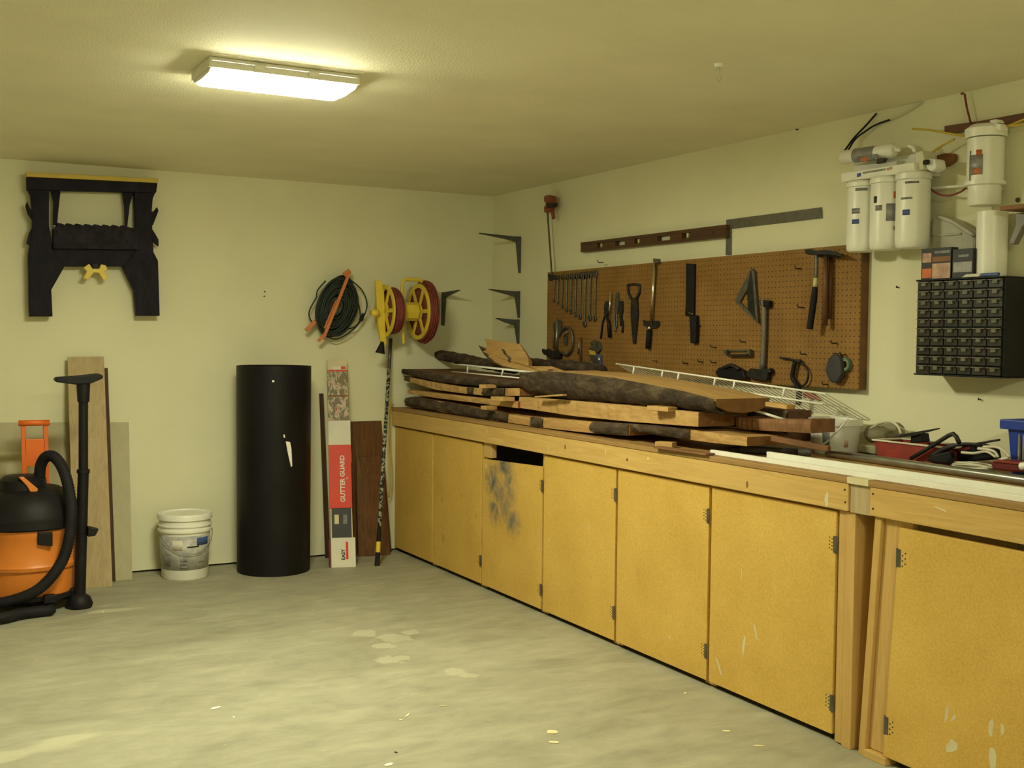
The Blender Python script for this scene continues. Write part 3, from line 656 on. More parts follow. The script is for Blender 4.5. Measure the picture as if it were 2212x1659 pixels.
# ================================================================== gutter guard cartons
ZG = ((640, 760), 3.456)
g0 = oz(640+262/3.456, 760+1612/3.456, 0); g1 = oz(640+445/3.456, 760+1605/3.456, 0)
t = thing('gutter_guard_carton', 'long white and red carton lettered GUTTER GUARD leaning on the back wall', 'carton', (g0+g1)/2)
ux = (g1-g0); ux.z = 0; wd_ = ux.length; ux.normalize()
top = oy(640+265/3.456, 760+60/3.456, YW-.055)
vy = (top - (g0+g1)/2); vy -= ux*vy.dot(ux); Lg = vy.length; vy.normalize(); nn = ux.cross(vy)       # towards the viewer
if nn.y > 0: nn = -nn
def G(a, b_, d=0): return g0 + ux*(a*wd_) + vy*b_ + nn*d
def gv(v_):                                # zoom row -> distance up the carton
    q = 640+330/3.456, 760+v_/3.456; d = ray(*q); k = (G(.5, 0)-CAM).dot(nn)/d.dot(nn); return (CAM+d*k-G(.5, 0)).dot(vy)
def gsec(name, a0, a1, v0, v1, d0, d1, mt, bev=.0015):
    b0, b1 = gv(v0), gv(v1); return MB().prism([G(a0, b0, d0), G(a1, b0, d0), G(a1, b1, d0), G(a0, b1, d0)], nn*(d1-d0)).build(name, mt, t, bevel=bev)
sh = -.02
MB().prism([G(.0, .006, -.045), G(.93, .006, -.045), G(.80, Lg, -.045), G(-.02, Lg, -.045)], nn*.040).build('carton', 'cream_card', t, bevel=.002)
b_ = gsec('end_box', 0, 1, 1610, 1388, -.05, .004, 'white_card'); 
gsec('end_box_side', -.07, -.001, 1612, 1392, -.05, .003, 'dark_red')
gsec('black_panel', .05, .86, 1387, 1168, -.0048, -.001, 'black_card')
gsec('red_sleeve', -.03, .90, 1167, 695, -.0048, .002, 'red_print')
gsec('white_panel', -.03, .90, 694, 512, -.0048, -.0015, 'white_card')
gsec('photo_panel', -.03, .84, 510, 134, -.0048, -.001, 'photo_print')
gsec('photo_stripe', -.03, .84, 146, 136, -.001, -.0002, 'red_print')
gsec('photo_stripe', -.03, .84, 335, 322, -.001, -.0002, 'block_wood')
gsec('badge', .16, .34, 1285, 1215, -.001, .0005, 'cream_card'); gsec('badge', .52, .68, 1285, 1215, -.001, .0005, 'grey_print')
text_mesh('lettering', 'GUTTER GUARD', .040, G(.53, (gv(1110)+gv(785))/2, .0028), vy, -ux, 'white_card', t, bold=.0012)
text_mesh('lettering', 'by', .018, G(.70, gv(945), .0028), vy, -ux, 'white_card', t)
text_mesh('lettering', 'EASY', .030, G(.50, gv(1515), .0048), vy, -ux, 'black_card', t, bold=.0012)
MB().prism([G(.60, gv(1550), .0042), G(.70, gv(1550), .0042), G(.70, gv(1420), .0042), G(.60, gv(1420), .0042)], nn*.0008).build('logo_mark', 'red_print', t)
gsec('end_flap', .2, .6, 130, 105, -.0048, -.003, 'white_card'); gsec('end_flap', .55, .75, 128, 108, -.003, -.0022, 'red_print')
# second carton edge just behind
leaning('narrow_carton', 'thin dark carton edge behind the gutter guard carton', 'carton', None, None, (692, 850), (699, 850), YW-.03, .02, 'dark_plank', bot=[oz(705, 1206, 0), oz(714, 1205, 0)])

# brown siding boards in the corner
leaning('siding_board', 'tall dark brown siding board leaning in the corner by the bench', 'board', None, None, (757, 911), (824, 909), YW-.014, .012, 'brown_siding', 'brown siding boards', bot=[oz(771, 1196, 0), oz(846, 1192, 0)])
leaning('siding_board', 'shorter dark brown siding board in front of the tall one', 'board', None, None, (770, 987), (826, 985), YW-.036, .012, 'brown_siding', 'brown siding boards', bot=[oz(774, 1203, 0), oz(843, 1199, 0)])
leaning('siding_strip', 'narrow brown corner trim at the left of the siding boards', 'strip', None, None, (757, 998), (764, 998), YW-.04, .012, 'board_wood', bot=[oz(764, 1203, 0), oz(772, 1202, 0)])

# painted pole
p0, p1 = oz(814.5, 1222, 0), oy(844, 732, YW-.03)
t = thing('painted_pole', 'long mottled pole with a yellow band leaning in the corner', 'pole', p0)
d = p1-p0; q = lambda k: p0+d*k
MB().cyl(q(.10), q(.86), .0125, seg=12).build('shaft', 'camo', t, True); MB().cyl(q(.86), p1, .0125, seg=12).build('pole_end', 'dull_steel', t, True)
MB().cyl(q(.055), q(.10), .015, seg=12).build('band', 'yellow_plastic', t, 'auto'); MB().cyl(q(.0), q(.055), .017, .0145, seg=12).build('tip', 'black_rubber', t, 'auto')
MB().cyl(q(.101), q(.155), .0145, seg=12).build('grip', 'black_rubber', t, 'auto')
o = MB().tube(spline([oy(u, v_, YW-.07) for u, v_ in ((846, 862), (842, 900), (842, 960), (845, 1010), (845, 1050), (840, 1075))], 6), .0055, 8).build('yellow_cord', 'dark_yellow', None, True, org=oy(840, 1075, YW-.07)); tag(o, 'yellow cord hanging at the far end of the bench', 'cord')
# wall marks: two small nails
for u, v_, lb in ((571, 630, 'upper of two tiny nails in the bare back wall'), (570, 640, 'lower of two tiny nails in the bare back wall')):
    p = oy(u, v_, YW); o = MB().cyl(p, p-V((0, .012, 0)), .004, .005, 8).build('wall_nail', 'dull_steel', None, org=p); tag(o, lb, 'nail', 'nails in the back wall')

# ================================================================== timber slabs on the bench
def lerp_tab(T, y):
    if y >= T[0][0]: return T[0][1:]
    for a, b in zip(T, T[1:]):
        if y >= b[0]:
            k = (a[0]-y)/(a[0]-b[0]+1e-9); return tuple(p+(q-p)*k for p, q in zip(a[1:], b[1:]))
    return T[-1][1:]
def slab(label, st, X, depth, edge, seed, dz=0, round_=0, barkiv=((0, 1),), n=40, X1=None, group='live-edge wood slabs', mt='slab_wood', endmt=None, bulge=.012):
    """st: (column, upper row, lower row) of the front edge, left to right; edge runs along the bench"""
    rnd = random.Random(seed); tab = []
    X1 = X if X1 is None else X1; u0, u1 = st[0][0], st[-1][0]
    for u, a, b in st:
        xx = X+(X1-X)*(u-u0)/(u1-u0); A = ox(u, a, xx); B = ox(u, b, xx); tab.append((A.y, xx, max(A.z, ZT+.02), max(B.z, ZT+.005)))
    y0, y1 = tab[0][0], tab[-1][0]; S = []
    for i in range(n+1):
        y = y0+(y1-y0)*i/n; x, zt_, zb_ = lerp_tab(tab, y); S.append((y, x, zt_, zb_))
    base = V((X+depth/2, (y0+y1)/2, min(q[3] for q in S)))
    t = thing('timber_plank', label, 'timber', base, group)
    tim = MB(); vs = []; fs = []; m_ = 8
    jit = [rnd.uniform(-.006, .006) for _ in S]; bj = [rnd.uniform(-.02, .02) for _ in S]
    for (y, x, a, b), j, k in zip(S, jit, bj):
        h = a-b
        if round_:
            sec = [(x+j*.5, a)] + [(x+depth*(.5-.5*math.cos(q*math.pi/6))+j*.5, a-h*math.sin(q*math.pi/6)**.8) for q in range(1, 6)] + [(x+depth+k*.3, a), (x+depth*.5, a)]
        else:
            sec = [(x+.004+j*.5, a), (x+.002+j, a-h*.33), (x+.002+j, a-h*.66), (x+.004+j*.5, b), (x+depth*.5, b), (x+depth+k, b), (x+depth+k, a), (x+depth*.5, a)]
        vs += [(q[0], y, q[1]) for q in sec]
    for i in range(n):
        for k in range(m_): fs.append((i*m_+k, i*m_+(k+1) % m_, (i+1)*m_+(k+1) % m_, (i+1)*m_+k))
    fs.append(tuple(range(m_)))
    tim.add(vs, fs); tim.build('timber', mt, t)
    e = MB(); L = [V(vs[n*m_+k]) for k in range(m_)]; e.prism(L, (0, -.0015, 0)); e.build('end_grain', endmt or 'slab_end', t)
    if edge == 'bark':
        rows = 7
        for (f0, f1) in barkiv:
            i0, i1 = int(f0*n), max(int(f0*n)+2, int(f1*n)); g = MB(); vs2 = []; fs2 = []; cols = (i1-i0)*2
            for c_ in range(cols+1):
                y = S[0][0]+(S[-1][0]-S[0][0])*(i0+c_/2)/n; x, a, b = lerp_tab(tab, y); h = a-b; fade = min(1, c_/2, (cols-c_)/2)
                for r_ in range(rows):
                    q = r_/(rows-1)
                    if round_:
                        an = q*math.pi*.52; xx = x+depth*(.5-.5*math.cos(an)); zz = a-h*math.sin(an)**.8; off = (bulge if 0 < r_ else .004)+rnd.uniform(-.008, .008)*(0 < r_)
                        xx -= off*math.cos(an*.7)+.004; zz -= off*math.sin(an)*.6
                    else:
                        zz = a-h*q+(.002 if r_ == 0 else -.002 if r_ == rows-1 else rnd.uniform(-.004, .004)); xx = x-.004-bulge*math.sin(math.pi*q)*fade+rnd.uniform(-.005, .004)*(0 < r_ < rows-1)
                        if r_ in (0, rows-1): xx = x+.006
                    vs2.append((xx, y, zz))
            for c_ in range(cols):
                for r_ in range(rows-1): k = c_*rows+r_; fs2.append((k, k+rows, k+rows+1, k+1))
            g.add(vs2, fs2); g.build('bark', 'bark', t, True)
    return t
ZA = ((840, 700), 4.424); ZD = ((1240, 740), 3.456)
slab('longest bark-edged slab at the very bottom of the stack on the worktop', [(875, 860, 876), (895, 857, 880), (1000, 876, 898), (1120, 899, 921), (1180, 903, 927), (1260, 910, 934), (1357, 916, 941)], 3.02, .50, 'bark', 1, barkiv=((0, .56), (.66, .70), (.88, 1)))
slab('thin pale slab second from the bottom at the far end of the stack', [(878, 842, 850), (950, 850, 861), (1040, 860, 872), (1117, 868, 882)], 3.015, .46, 'sawn', 2, endmt='red_wood')
slab('curved pale slab third from the bottom at the far end of the stack', [(875, 813, 822), (940, 826, 842), (1000, 836, 850), (1050, 839, 855), (1120, 838, 855)], 3.02, .46, 'bark', 3, barkiv=((.0, .04), (.60, .64), (.74, .92)))
slab('dark weathered board on top of the pale slabs at the far end', [(869, 797, 807), (951, 808, 826), (1040, 818, 834), (1128, 826, 836)], 3.02, .44, 'bark', 4, mt='board_wood')
slab('thick pale square-ended slab under the big bark-covered half log', [(1120, 857, 881), (1240, 866, 899), (1360, 876, 911), (1506, 891, 922)], 3.03, .26, 'sawn', 5)
slab('low slab with bark patches lying along the front of the stack', [(1359, 916, 930), (1420, 920, 940), (1480, 926, 949), (1550, 936, 958), (1612, 944, 964)], 3.03, .28, 'bark', 6, barkiv=((.03, .55),), X1=3.08)
slab('big half log with bark and flat sawn top crowning the stack', [(1126, 806, 850), (1180, 801, 859), (1240, 806, 867), (1330, 816, 875), (1400, 829, 881), (1480, 845, 888), (1545, 862, 894)], 2.985, .30, 'bark', 7, round_=1, n=50, bulge=.016, X1=3.02)
slab('dark bark-covered slab behind the white pail end of the stack', [(1560, 875, 945), (1625, 880, 950), (1700, 888, 955), (1700, 888, 955)], 3.375, .14, 'bark', 8, mt='board_wood', endmt='board_wood')
slab('brown board jutting out beside the square-ended slab', [(1590, 900, 925), (1640, 905, 930), (1752, 906, 936)], 3.22, .13, 'sawn', 9, mt='block_wood', endmt='block_wood')
# bark branch-like slab lying across the top at the far end
def blob_tube(name, label, P, R, seed, mt, cat, group=None):
    rnd = random.Random(seed); path = spline(P, 8); n = len(path); m_ = 12; vs = []; fs = []
    for i, p in enumerate(path):
        k = i/(n-1)*(len(R)-1); a = int(min(k, len(R)-2)); r_ = R[a]+(R[a+1]-R[a])*(k-a); t = (path[min(i+1, n-1)]-path[max(i-1, 0)]).normalized(); u = (V((0, 0, 1))-t*t.z).normalized(); q = t.cross(u)
        for j in range(m_): an = 2*math.pi*j/m_; e = r_*rnd.uniform(.85, 1.15); vs.append(p+u*math.cos(an)*e+q*math.sin(an)*e*1.3)
    for i in range(n-1):
        for j in range(m_): fs.append((i*m_+j, i*m_+(j+1) % m_, (i+1)*m_+(j+1) % m_, (i+1)*m_+j))
    fs += [tuple(range(m_)), tuple(range((n-1)*m_, n*m_))]
    c = path[n//2]; o = MB().add(vs, fs).build(name, mt, None, True, org=c); return tag(o, label, cat, group)
blob_tube('bark_log', 'dark bark-covered branch sticking out toward the wall at the far end', [ox(*q, 3.33) for q in ((925, 763), (945, 766), (1000, 776), (1060, 788), (1110, 797))], [.022, .035, .036, .034, .03], 3, 'bark', 'log')
blob_tube('bark_log', 'dark bark strip lying behind the jagged pale slab', [ox(*q, 3.52) for q in ((1135, 778), (1170, 786), (1230, 790), (1300, 800))], [.02, .03, .035, .03], 5, 'bark', 'log')
# jagged pale slab
t = thing('jagged_timber', 'pale slab with a jagged end leaning on top of the stack', 'timber', ox(1120, 795, 3.2), 'live-edge wood slabs')
L = zoom([(915, 140), (1080, 165), (1250, 190), (1310, 280), (1335, 330), (1335, 400), (1560, 405), (1660, 440), (1740, 492), (1500, 470), (1200, 425), (1080, 395), (940, 330), (960, 295), (890, 260), (930, 240), (855, 205), (940, 222), (935, 190)], *ZA)
P = [ox(u, v_, 3.16+.10*(v_ < 790)*(790-v_)/60) for u, v_ in L]
MB().prism(P, (.03, .01, -.02)).build('timber', 'slab_wood', t)
L2 = [zoom([(1075, 235), (1105, 250), (1120, 290), (1165, 325), (1150, 365), (1135, 350), (1140, 325), (1095, 280)], *ZA), zoom([(1510, 435), (1560, 432), (1570, 440), (1530, 448)], *ZA), zoom([(855, 205), (930, 240), (890, 260), (935, 300), (1000, 355), (960, 345), (905, 285), (880, 245)], *ZA)]
for L in L2: MB().prism([ox(u, v_, 3.155+.10*(v_ < 790)*(790-v_)/60) for u, v_ in L], (.004, 0, 0)).build('bark_crack', 'bark', t)
# small spacer sticks between slabs
def stick(label, a, b, X0, X1, hgt, wd2, mt='slab_wood'):
    A, B = ox(*a, X0), ox(*b, X1); A.z = max(A.z, ZT+hgt/2+.001); B.z = max(B.z, ZT+hgt/2+.001); d = (B-A); n = d.normalized(); s2 = n.cross(V((0, 0, 1))).normalized()*wd2; u2 = V((0, 0, hgt))
    o = MB().prism([A-u2/2, A+u2/2, A+u2/2+s2, A-u2/2+s2], d).build('spacer_stick', mt, None, bevel=.002, org=(A+B)/2-u2/2); tag(o, label, 'stick', 'sticks between the slabs')
stick('short pale spacer block under the low front slab', (1425, 962), (1462, 968), 3.02, 3.06, .024, .05)
stick('thin flat strip lying at the front edge of the worktop below the stack', (1430, 972), (1545, 981), 2.99, 3.0, .008, .05, 'block_wood')
stick('tiny round-ended spacer under the dark weathered board', (1059, 833.5), (1073, 834.5), 3.01, 3.02, .020, .08)
stick('small spacer block between the two lower slabs at the far end', (1086, 860), (1112, 862), 3.01, 3.02, .022, .08)
stick('small spacer above the longest bottom slab', (1062, 879), (1074, 881), 3.01, 3.02, .020, .08)
stick('small pale spacer under the big half log', (1418, 880), (1464, 884), 3.03, 3.05, .020, .06)
stick('splinter of pale wood on the square-ended slab', (1165, 857), (1225, 853), 2.995, 3.0, .008, .03)
stick('light brown stick lying in front of the white pail', (1672, 946), (1795, 969), 3.17, 3.26, .022, .03, 'block_wood')
stick('yellowish stick poking out under the white wire shelf', (1671, 872), (1718, 879), 3.24, 3.25, .018, .05)
o = MB().tube([ox(1628, 886, 3.25), ox(1715, 913, 3.33)], .006, 8).build('white_rod', 'white_paint', None, True, org=ox(1670, 900, 3.29)); tag(o, 'thin white rod resting behind the half log end', 'rod')

# ================================================================== white wire shelving
def wire_shelf(label, ra, rb, la, lb, ticks, X0, X1, deck, drop, step, extra=None):
    A, B, C_, D_ = ox(*ra, X0), ox(*rb, X1), ox(*la, X0), ox(*lb, X1)
    t = thing('wire_shelf', label, 'wire shelf', (C_+D_)/2, 'white wire shelves')
    MB().tube([A, B], .0045, 8).build('rail', 'white_paint', t, True); MB().tube([C_, D_], .0045, 8).build('rail', 'white_paint', t, True)
    for u in ticks:
        k = (u-ra[0])/(rb[0]-ra[0]); k = max(0, min(1, k)); p, q = A+(B-A)*k, C_+(D_-C_)*k; MB().tube([p, q], .0048, 8).build('lip_post', 'white_paint', t, True)
    if deck:
        w_ = MB(); L = (B-A).length; n = int(L/step); dv = V((deck, 0, -drop))
        for i in range(n+1): p = A+(B-A)*(i/n); w_.tube([p, p+dv], .0026, 5)
        o = w_.build('deck_wires', 'white_paint', t); o['kind'] = 'stuff'
        for k in (.5, 1.0): MB().tube([A+dv*k-V((0, 0, .004)), B+dv*k-V((0, 0, .004))], .003, 6).build('cross_rail', 'white_paint', t, True)
    return t
wire_shelf('long white wire shelf lying tilted on the stack in front of the pegboard', (1331, 786), (1784, 851), (1328, 807), (1778, 873), (1380, 1453, 1492, 1574, 1615, 1712), 3.325, 3.325, .25, .11, .038)
wire_shelf('short white wire shelf end lying on the slabs at the far end', (976, 787), (1134, 803), (976, 803), (1128, 817), (1014, 1091), 3.10, 3.10, .07, .0, .03)

# ================================================================== things along the front of the worktop
def along(name, label, cat, x0, x1, ya, yb_, z0, z1, mt, hollow=None, group=None, xs=0):
    o = MB(); base = V(((x0+x1)/2, (ya+yb_)/2, z0))
    P = [(x0, z0), (x1, z0), (x1, z0+.003), (x0+.003, z0+.003), (x0+.003, z1-.003), (x0+.018, z1-.003), (x0+.018, z1), (x0, z1)]
    o.prism([V((a+xs, ya, z)) for a, z in P], V((-xs, yb_-ya, 0))); ob = o.build(name, mt, None, bevel=.0008, org=base); return tag(ob, label, cat, group)
along('metal_strip', 'short-lipped white metal trim strip lying along the front edge of the worktop', 'metal strip', 2.985, 3.03, ox(1528, 970, 3.0).y, 1.1, ZT+.0005, ZT+.019, 'white_paint', group='white trim strips', xs=.03)
along('metal_strip', 'taller white metal trim strip lying behind the front strip', 'metal strip', 3.036, 3.08, ox(1645, 975, 3.04).y, 1.1, ZT+.0005, ZT+.036, 'white_paint', group='white trim strips', xs=.03)
p0, p1 = V((3.40, ox(1788, 978, 3.40).y, ZT+.0175)), V((3.30, 1.3, ZT+.0175))
t = thing('steel_conduit', 'shiny galvanised steel pipe lying behind the white trim', 'pipe', (p0+p1)/2-V((0, 0, .0175)))
MB().tube([p0, p1], .0165, 20, caps=False).build('pipe', 'zinc_pipe', t, True); MB().lathe([(.0165, 0), (.012, 0), (.012, -.06)], (p0.x, p0.y, p0.z), 'y', 20).build('pipe_mouth', 'dark_steel', t, True)
pa, pb = ox(1600, 970, 3.15), ox(1725, 969, 3.30)
t = thing('paint_roller', 'dark grey tube with a rounded cap lying beside the low slab', 'tube', pa)
pa.z = pb.z = ZT+.018; MB().tube([pa, pb], .015, 12).build('tube', 'grey_cloth', t, True); MB().cyl(pb, pb+(pb-pa).normalized()*.05, .017, .015, 12).build('cap', 'dull_steel', t, 'auto')
MB().cyl(pa-(pb-pa).normalized()*.05, pa, .010, .015, 12).build('nose', 'black_plastic', t, 'auto')

# small white pail
pc = oz(1804, 984, ZT); pc = V((3.56, ox(1804, 940, 3.56).y, ZT)); rr = (ox(1760, 920, 3.56).y-ox(1850, 920, 3.56).y)/2*.90
zt = ox(1805, 903, 3.56).z-ZT
t = pail('open_pail', 'small open white pail with a wire handle on the worktop', pc, rr*.84, rr, zt, False, rings=False)
label_arc(t, pc, rr*.87+.0012, rr*.93+.0012, zt*.25, zt*.62, math.radians(195), math.radians(213), 'grey_print')
label_arc(t, pc, rr*.88+.0012, rr*.91+.0012, zt*.22, zt*.42, math.radians(248), math.radians(258), 'pink_print')
MB().tube(spline([ox(1832, 905, 3.455), ox(1810, 930, 3.445), ox(1785, 955, 3.445), ox(1762, 966, 3.455)], 6), .004, 8).build('bail_handle', 'white_plastic', t, True)

# right-hand clutter
Z8 = ((1780, 520), 2.963)
def zx(L, X): return pts_x(zoom(L, *Z8), X)
def clutter(name, label, cat, X): return thing(name, label, cat, V((X, ox(*zoom([(640, 1350)], *Z8)[0], X).y, ZT)))
t = thing('power_tool', 'beige cylindrical power tool body lying right of the white pail', 'power tool', zx([(340, 1330)], 3.6)[0])
a, b = zx([(285, 1238), (490, 1215)], 3.65); MB().tube([a, a+(b-a)*.08, a+(b-a)*.92, b], [.028, .038, .036, .026], 16).build('body', 'beige_cloth', t, 'auto')
MB().tube(spline(zx([(300, 1200), (360, 1168), (420, 1158), (470, 1185), (492, 1235)], 3.56), 6), .005, 8).build('cable', 'white_cable', t, True)
MB().tube(spline(zx([(480, 1190), (540, 1225), (600, 1265)], 3.62), 5), .003, 6).build('cable', 'white_cable', t, True)
a, b = zx([(205, 1325), (330, 1335)], 3.45)
t = thing('battery_pack', 'grey and black battery pack between the white pail and red tray', 'battery pack', V((3.50, (a.y+b.y)/2, ZT)))
MB().bb(3.45, 3.54, b.y, a.y, ZT+.001, ZT+.028).build('foot', 'black_plastic', t, bevel=.004); MB().bb(3.452, 3.538, b.y+.004, a.y-.004, ZT+.0285, ZT+.062).build('case', 'beige_cloth', t, bevel=.006)
# red tray: open box with pale rim
ty0, ty1 = ox(*zoom([(800, 1330)], *Z8)[0], 3.46).y, ox(*zoom([(322, 1330)], *Z8)[0], 3.46).y
t = thing('tool_tray', 'worn red metal tool tray with a pale rim behind the pipe', 'tool tray', V((3.535, (ty0+ty1)/2, ZT)))
zr = ox(*zoom([(480, 1297)], *Z8)[0], 3.46).z
for (x0, x1, y0, y1) in ((3.46, 3.464, ty0, ty1), (3.61, 3.614, ty0, ty1), (3.464, 3.61, ty0, ty0+.004), (3.464, 3.61, ty1-.004, ty1)): MB().bb(x0, x1, y0, y1, ZT+.004, zr).build('side', 'red_paint', t)
MB().bb(3.46, 3.614, ty0, ty1, ZT+.001, ZT+.004).build('bottom', 'red_paint', t)
for (x0, x1, y0, y1) in ((3.454, 3.468, ty0-.006, ty1+.01), (3.606, 3.62, ty0-.006, ty1+.006), (3.468, 3.606, ty1-.004, ty1+.01), (3.468, 3.606, ty0-.006, ty0+.008)): MB().bb(x0, x1, y0, y1, zr, zr+.006).build('rim', 'white_cable', t, bevel=.001)
o = MB().prism(zx([(432, 1262), (520, 1235), (735, 1198), (735, 1206), (560, 1252)], 3.52), (.006, 0, 0)).build('pry_blade', 'dark_steel', None, org=zx([(580, 1240)], 3.52)[0]); tag(o, 'long black tapering blade lying across the red tray', 'blade')
o = MB().prism(zx([(555, 1240), (615, 1232), (625, 1290), (550, 1296)], 3.53), (.05, 0, 0)).build('black_block', 'black_plastic', None, bevel=.004, org=zx([(590, 1292)], 3.53)[0]); tag(o, 'small black block standing in the red tray', 'block')
t = thing('hacksaw', 'black hacksaw with angular frame lying against the red tray', 'hacksaw', zx([(700, 1390)], 3.44)[0])
MB().tube(zx([(555, 1395), (640, 1345), (800, 1245), (828, 1236), (848, 1255), (866, 1295)], 3.44), .0085, 8).build('frame', 'dark_steel', t, True)
MB().prism(zx([(640, 1405), (700, 1370), (800, 1345), (812, 1395), (790, 1428), (720, 1425)], 3.43), (.03, 0, 0)).build('grip', 'black_plastic', t, bevel=.006)
MB().tube(spline(zx([(690, 1380), (780, 1330), (880, 1302), (1000, 1305)], 3.445), 6), [.010]*10+[.006]*9, 8).build('spine', 'dark_steel', t, True)
o = MB().tube(spline(zx([(870, 1310), (980, 1298), (1125, 1274)], 3.50), 5), .004, 6).build('steel_rod', 'dark_steel', None, True, org=zx([(990, 1300)], 3.50)[0]); tag(o, 'thin dark rod pointing toward the blue bin', 'rod')
t = thing('circular_tool', 'dark flat power tool under the white cable coil', 'power tool', zx([(950, 1400)], 3.50)[0])
MB().prism(zx([(830, 1375), (880, 1310), (960, 1295), (1060, 1330), (1075, 1400), (980, 1410), (850, 1410)], 3.50), (.06, 0, 0)).build('body', 'black_plastic', t, bevel=.01)
MB().prism(zx([(850, 1330), (930, 1318), (935, 1335), (855, 1350)], 3.495), (.01, 0, 0)).build('badge', 'dark_red', t)
t = thing('cable_coil', 'loose coil of white cable lying on the bench in front of the blue bin', 'cable', zx([(950, 1460)], 3.43)[0])
cb = MB(); rnd = random.Random(4); q = zx([(960, 1420)], 3.47)[0]
for k in range(9):
    a_, b2, z2 = rnd.uniform(.07, .09), rnd.uniform(.025, .04), ZT+.008+.006*k*.6; off = rnd.uniform(-.012, .012)
    cb.tube([V((3.47+b2*math.cos(h), q.y+off+a_*math.sin(h), z2+.003*math.sin(2*h+k))) for h in [i*2*math.pi/36 for i in range(36)]], .0035, 6, closed=True)
cb.build('coil', 'white_cable', t, True)
for L in ([(880, 1355), (960, 1360), (1040, 1350), (1100, 1385)], [(985, 1330), (1040, 1335), (1090, 1350), (1115, 1385)], [(1020, 1320), (1100, 1320), (1150, 1345), (1190, 1385)], [(1085, 1420), (1130, 1400), (1180, 1390)]): MB().tube(spline(zx(L, 3.44), 6), .005, 8).build('loop', 'white_cable', t, True)
t = thing('red_tool_case', 'dark red tool case with white lip lying below the blue bin', 'tool case', zx([(1150, 1480)], 3.42)[0])
MB().prism(zx([(1062, 1420), (1095, 1400), (1300, 1420), (1400, 1425), (1400, 1485), (1200, 1480), (1080, 1465)], 3.42), (.07, 0, 0)).build('case', 'dark_red', t, bevel=.006)
MB().prism(zx([(1075, 1416), (1120, 1404), (1290, 1424), (1290, 1436), (1120, 1418)], 3.414), (.006, 0, 0)).build('lip', 'red_paint', t)
MB().cyl(*zx([(1262, 1445), (1300, 1440)], 3.405), .014, seg=10).build('knob', 'white_paint', t, 'auto')
# blue bin
X0 = 3.49; A = zx([(1178, 1190)], X0)[0]; B = zx([(1195, 1400)], X0)[0]; zt = zx([(1130, 1140)], X0)[0].z; yl = A.y; w_ = .26
t = thing('blue_bin', 'blue plastic storage bin at the right edge of the worktop', 'bin', V((X0+.1, yl-w_/2, ZT)))
bn = MB(); P0 = [(X0+.015, yl-.012, ZT+.001), (X0+.19, yl-.012, ZT+.001), (X0+.19, yl-w_+.012, ZT+.001), (X0+.015, yl-w_+.012, ZT+.001)]; P1 = [(X0, yl, zt-.025), (X0+.21, yl, zt-.025), (X0+.21, yl-w_, zt-.025), (X0, yl-w_, zt-.025)]
bn.add(P0+P1, [(0, 1, 2, 3)]+[(i, (i+1) % 4, (i+1) % 4+4, i+4) for i in range(4)]); o = bn.build('body', 'blue_plastic', t); so = o.modifiers.new('wall', 'SOLIDIFY'); so.thickness = .003; so.offset = -1
rm = MB()
for (x0, x1, y0, y1) in ((X0-.018, X0, yl-w_-.018, yl+.022), (X0+.21, X0+.228, yl-w_-.018, yl+.022), (X0, X0+.21, yl, yl+.022), (X0, X0+.21, yl-w_-.018, yl-w_)): rm.bb(x0, x1, y0, y1, zt-.034, zt)
rm.build('rim', 'blue_plastic', t, bevel=.003)
for k in range(5): MB().bb(X0-.002, X0+.006, yl-.05-.018*k, yl-.044-.018*k, ZT+.05, zt-.05).build('rib', 'silver_print', t)

# ================================================================== pegboard and its tools
pb = pts_x([(1183, 588.5), (1838, 527.6), (1854.5, 842), (1178, 782)], XP)
t = thing('pegboard', 'brown perforated pegboard in a boxed frame on the right wall', 'pegboard', V((XP, (pb[0].y+pb[1].y)/2, 1.26)))
yl, yr = pb[0].y, ox(1857, 700, XP).y; zt0, zt1 = pb[0].z, ox(1850, 527, XP).z; zb0 = pb[2].z
MB().prism([(XP, yl, zb0), (XP, yl, zt0), (XP, yr, zt1), (XP, yr, zb0)], (.006, 0, 0)).build('panel', 'pegboard', t)
MB().bb(XP+.0065, XW-.001, yr, yr+.02, zb0, min(zt0, zt1)).build('frame_board', 'peg_frame', t, bevel=.001)
MB().bb(XP+.0065, XW-.001, yl-.02, yl, zb0, min(zt0, zt1)).build('frame_board', 'peg_frame', t)
MB().bb(XP+.0065, XW-.001, yr+.021, yl-.021, zb0, zb0+.02).build('frame_board', 'peg_frame', t)
MB().bb(XP+.0065, XW-.001, yr+.021, yl-.021, min(zt0, zt1)-.02, min(zt0, zt1)).build('frame_board', 'peg_frame', t)
Z5 = ((1150, 400), 3.951); Z6 = ((1500, 420), 3.607); Z7 = ((1780, 180), 3.771)
def xpoly(name, L, z, X, th, mt, par, bevel=.001): return MB().prism(pts_x(zoom(L, *z), X), (th, 0, 0)).build(name, mt, par, bevel=bevel)
def xtube(name, L, z, X, r, mt, par, seg=10, sm=0):
    P = pts_x(zoom(L, *z), X); P = spline(P, sm) if sm else P
    if isinstance(r, list) and len(r) != len(P):
        R = []
        for i in range(len(P)):
            k = i/(len(P)-1)*(len(r)-1); a = int(min(k, len(r)-2)); R.append(r[a]+(r[a+1]-r[a])*(k-a))
        r = R
    return MB().tube(P, r, seg).build(name, mt, par, True)
def hang(name, label, cat, L, z, X, group=None):
    P = pts_x(zoom(L, *z), X); return thing(name, label, cat, P[0], group)
XT = XP - .012                             # plane of the hanging tools
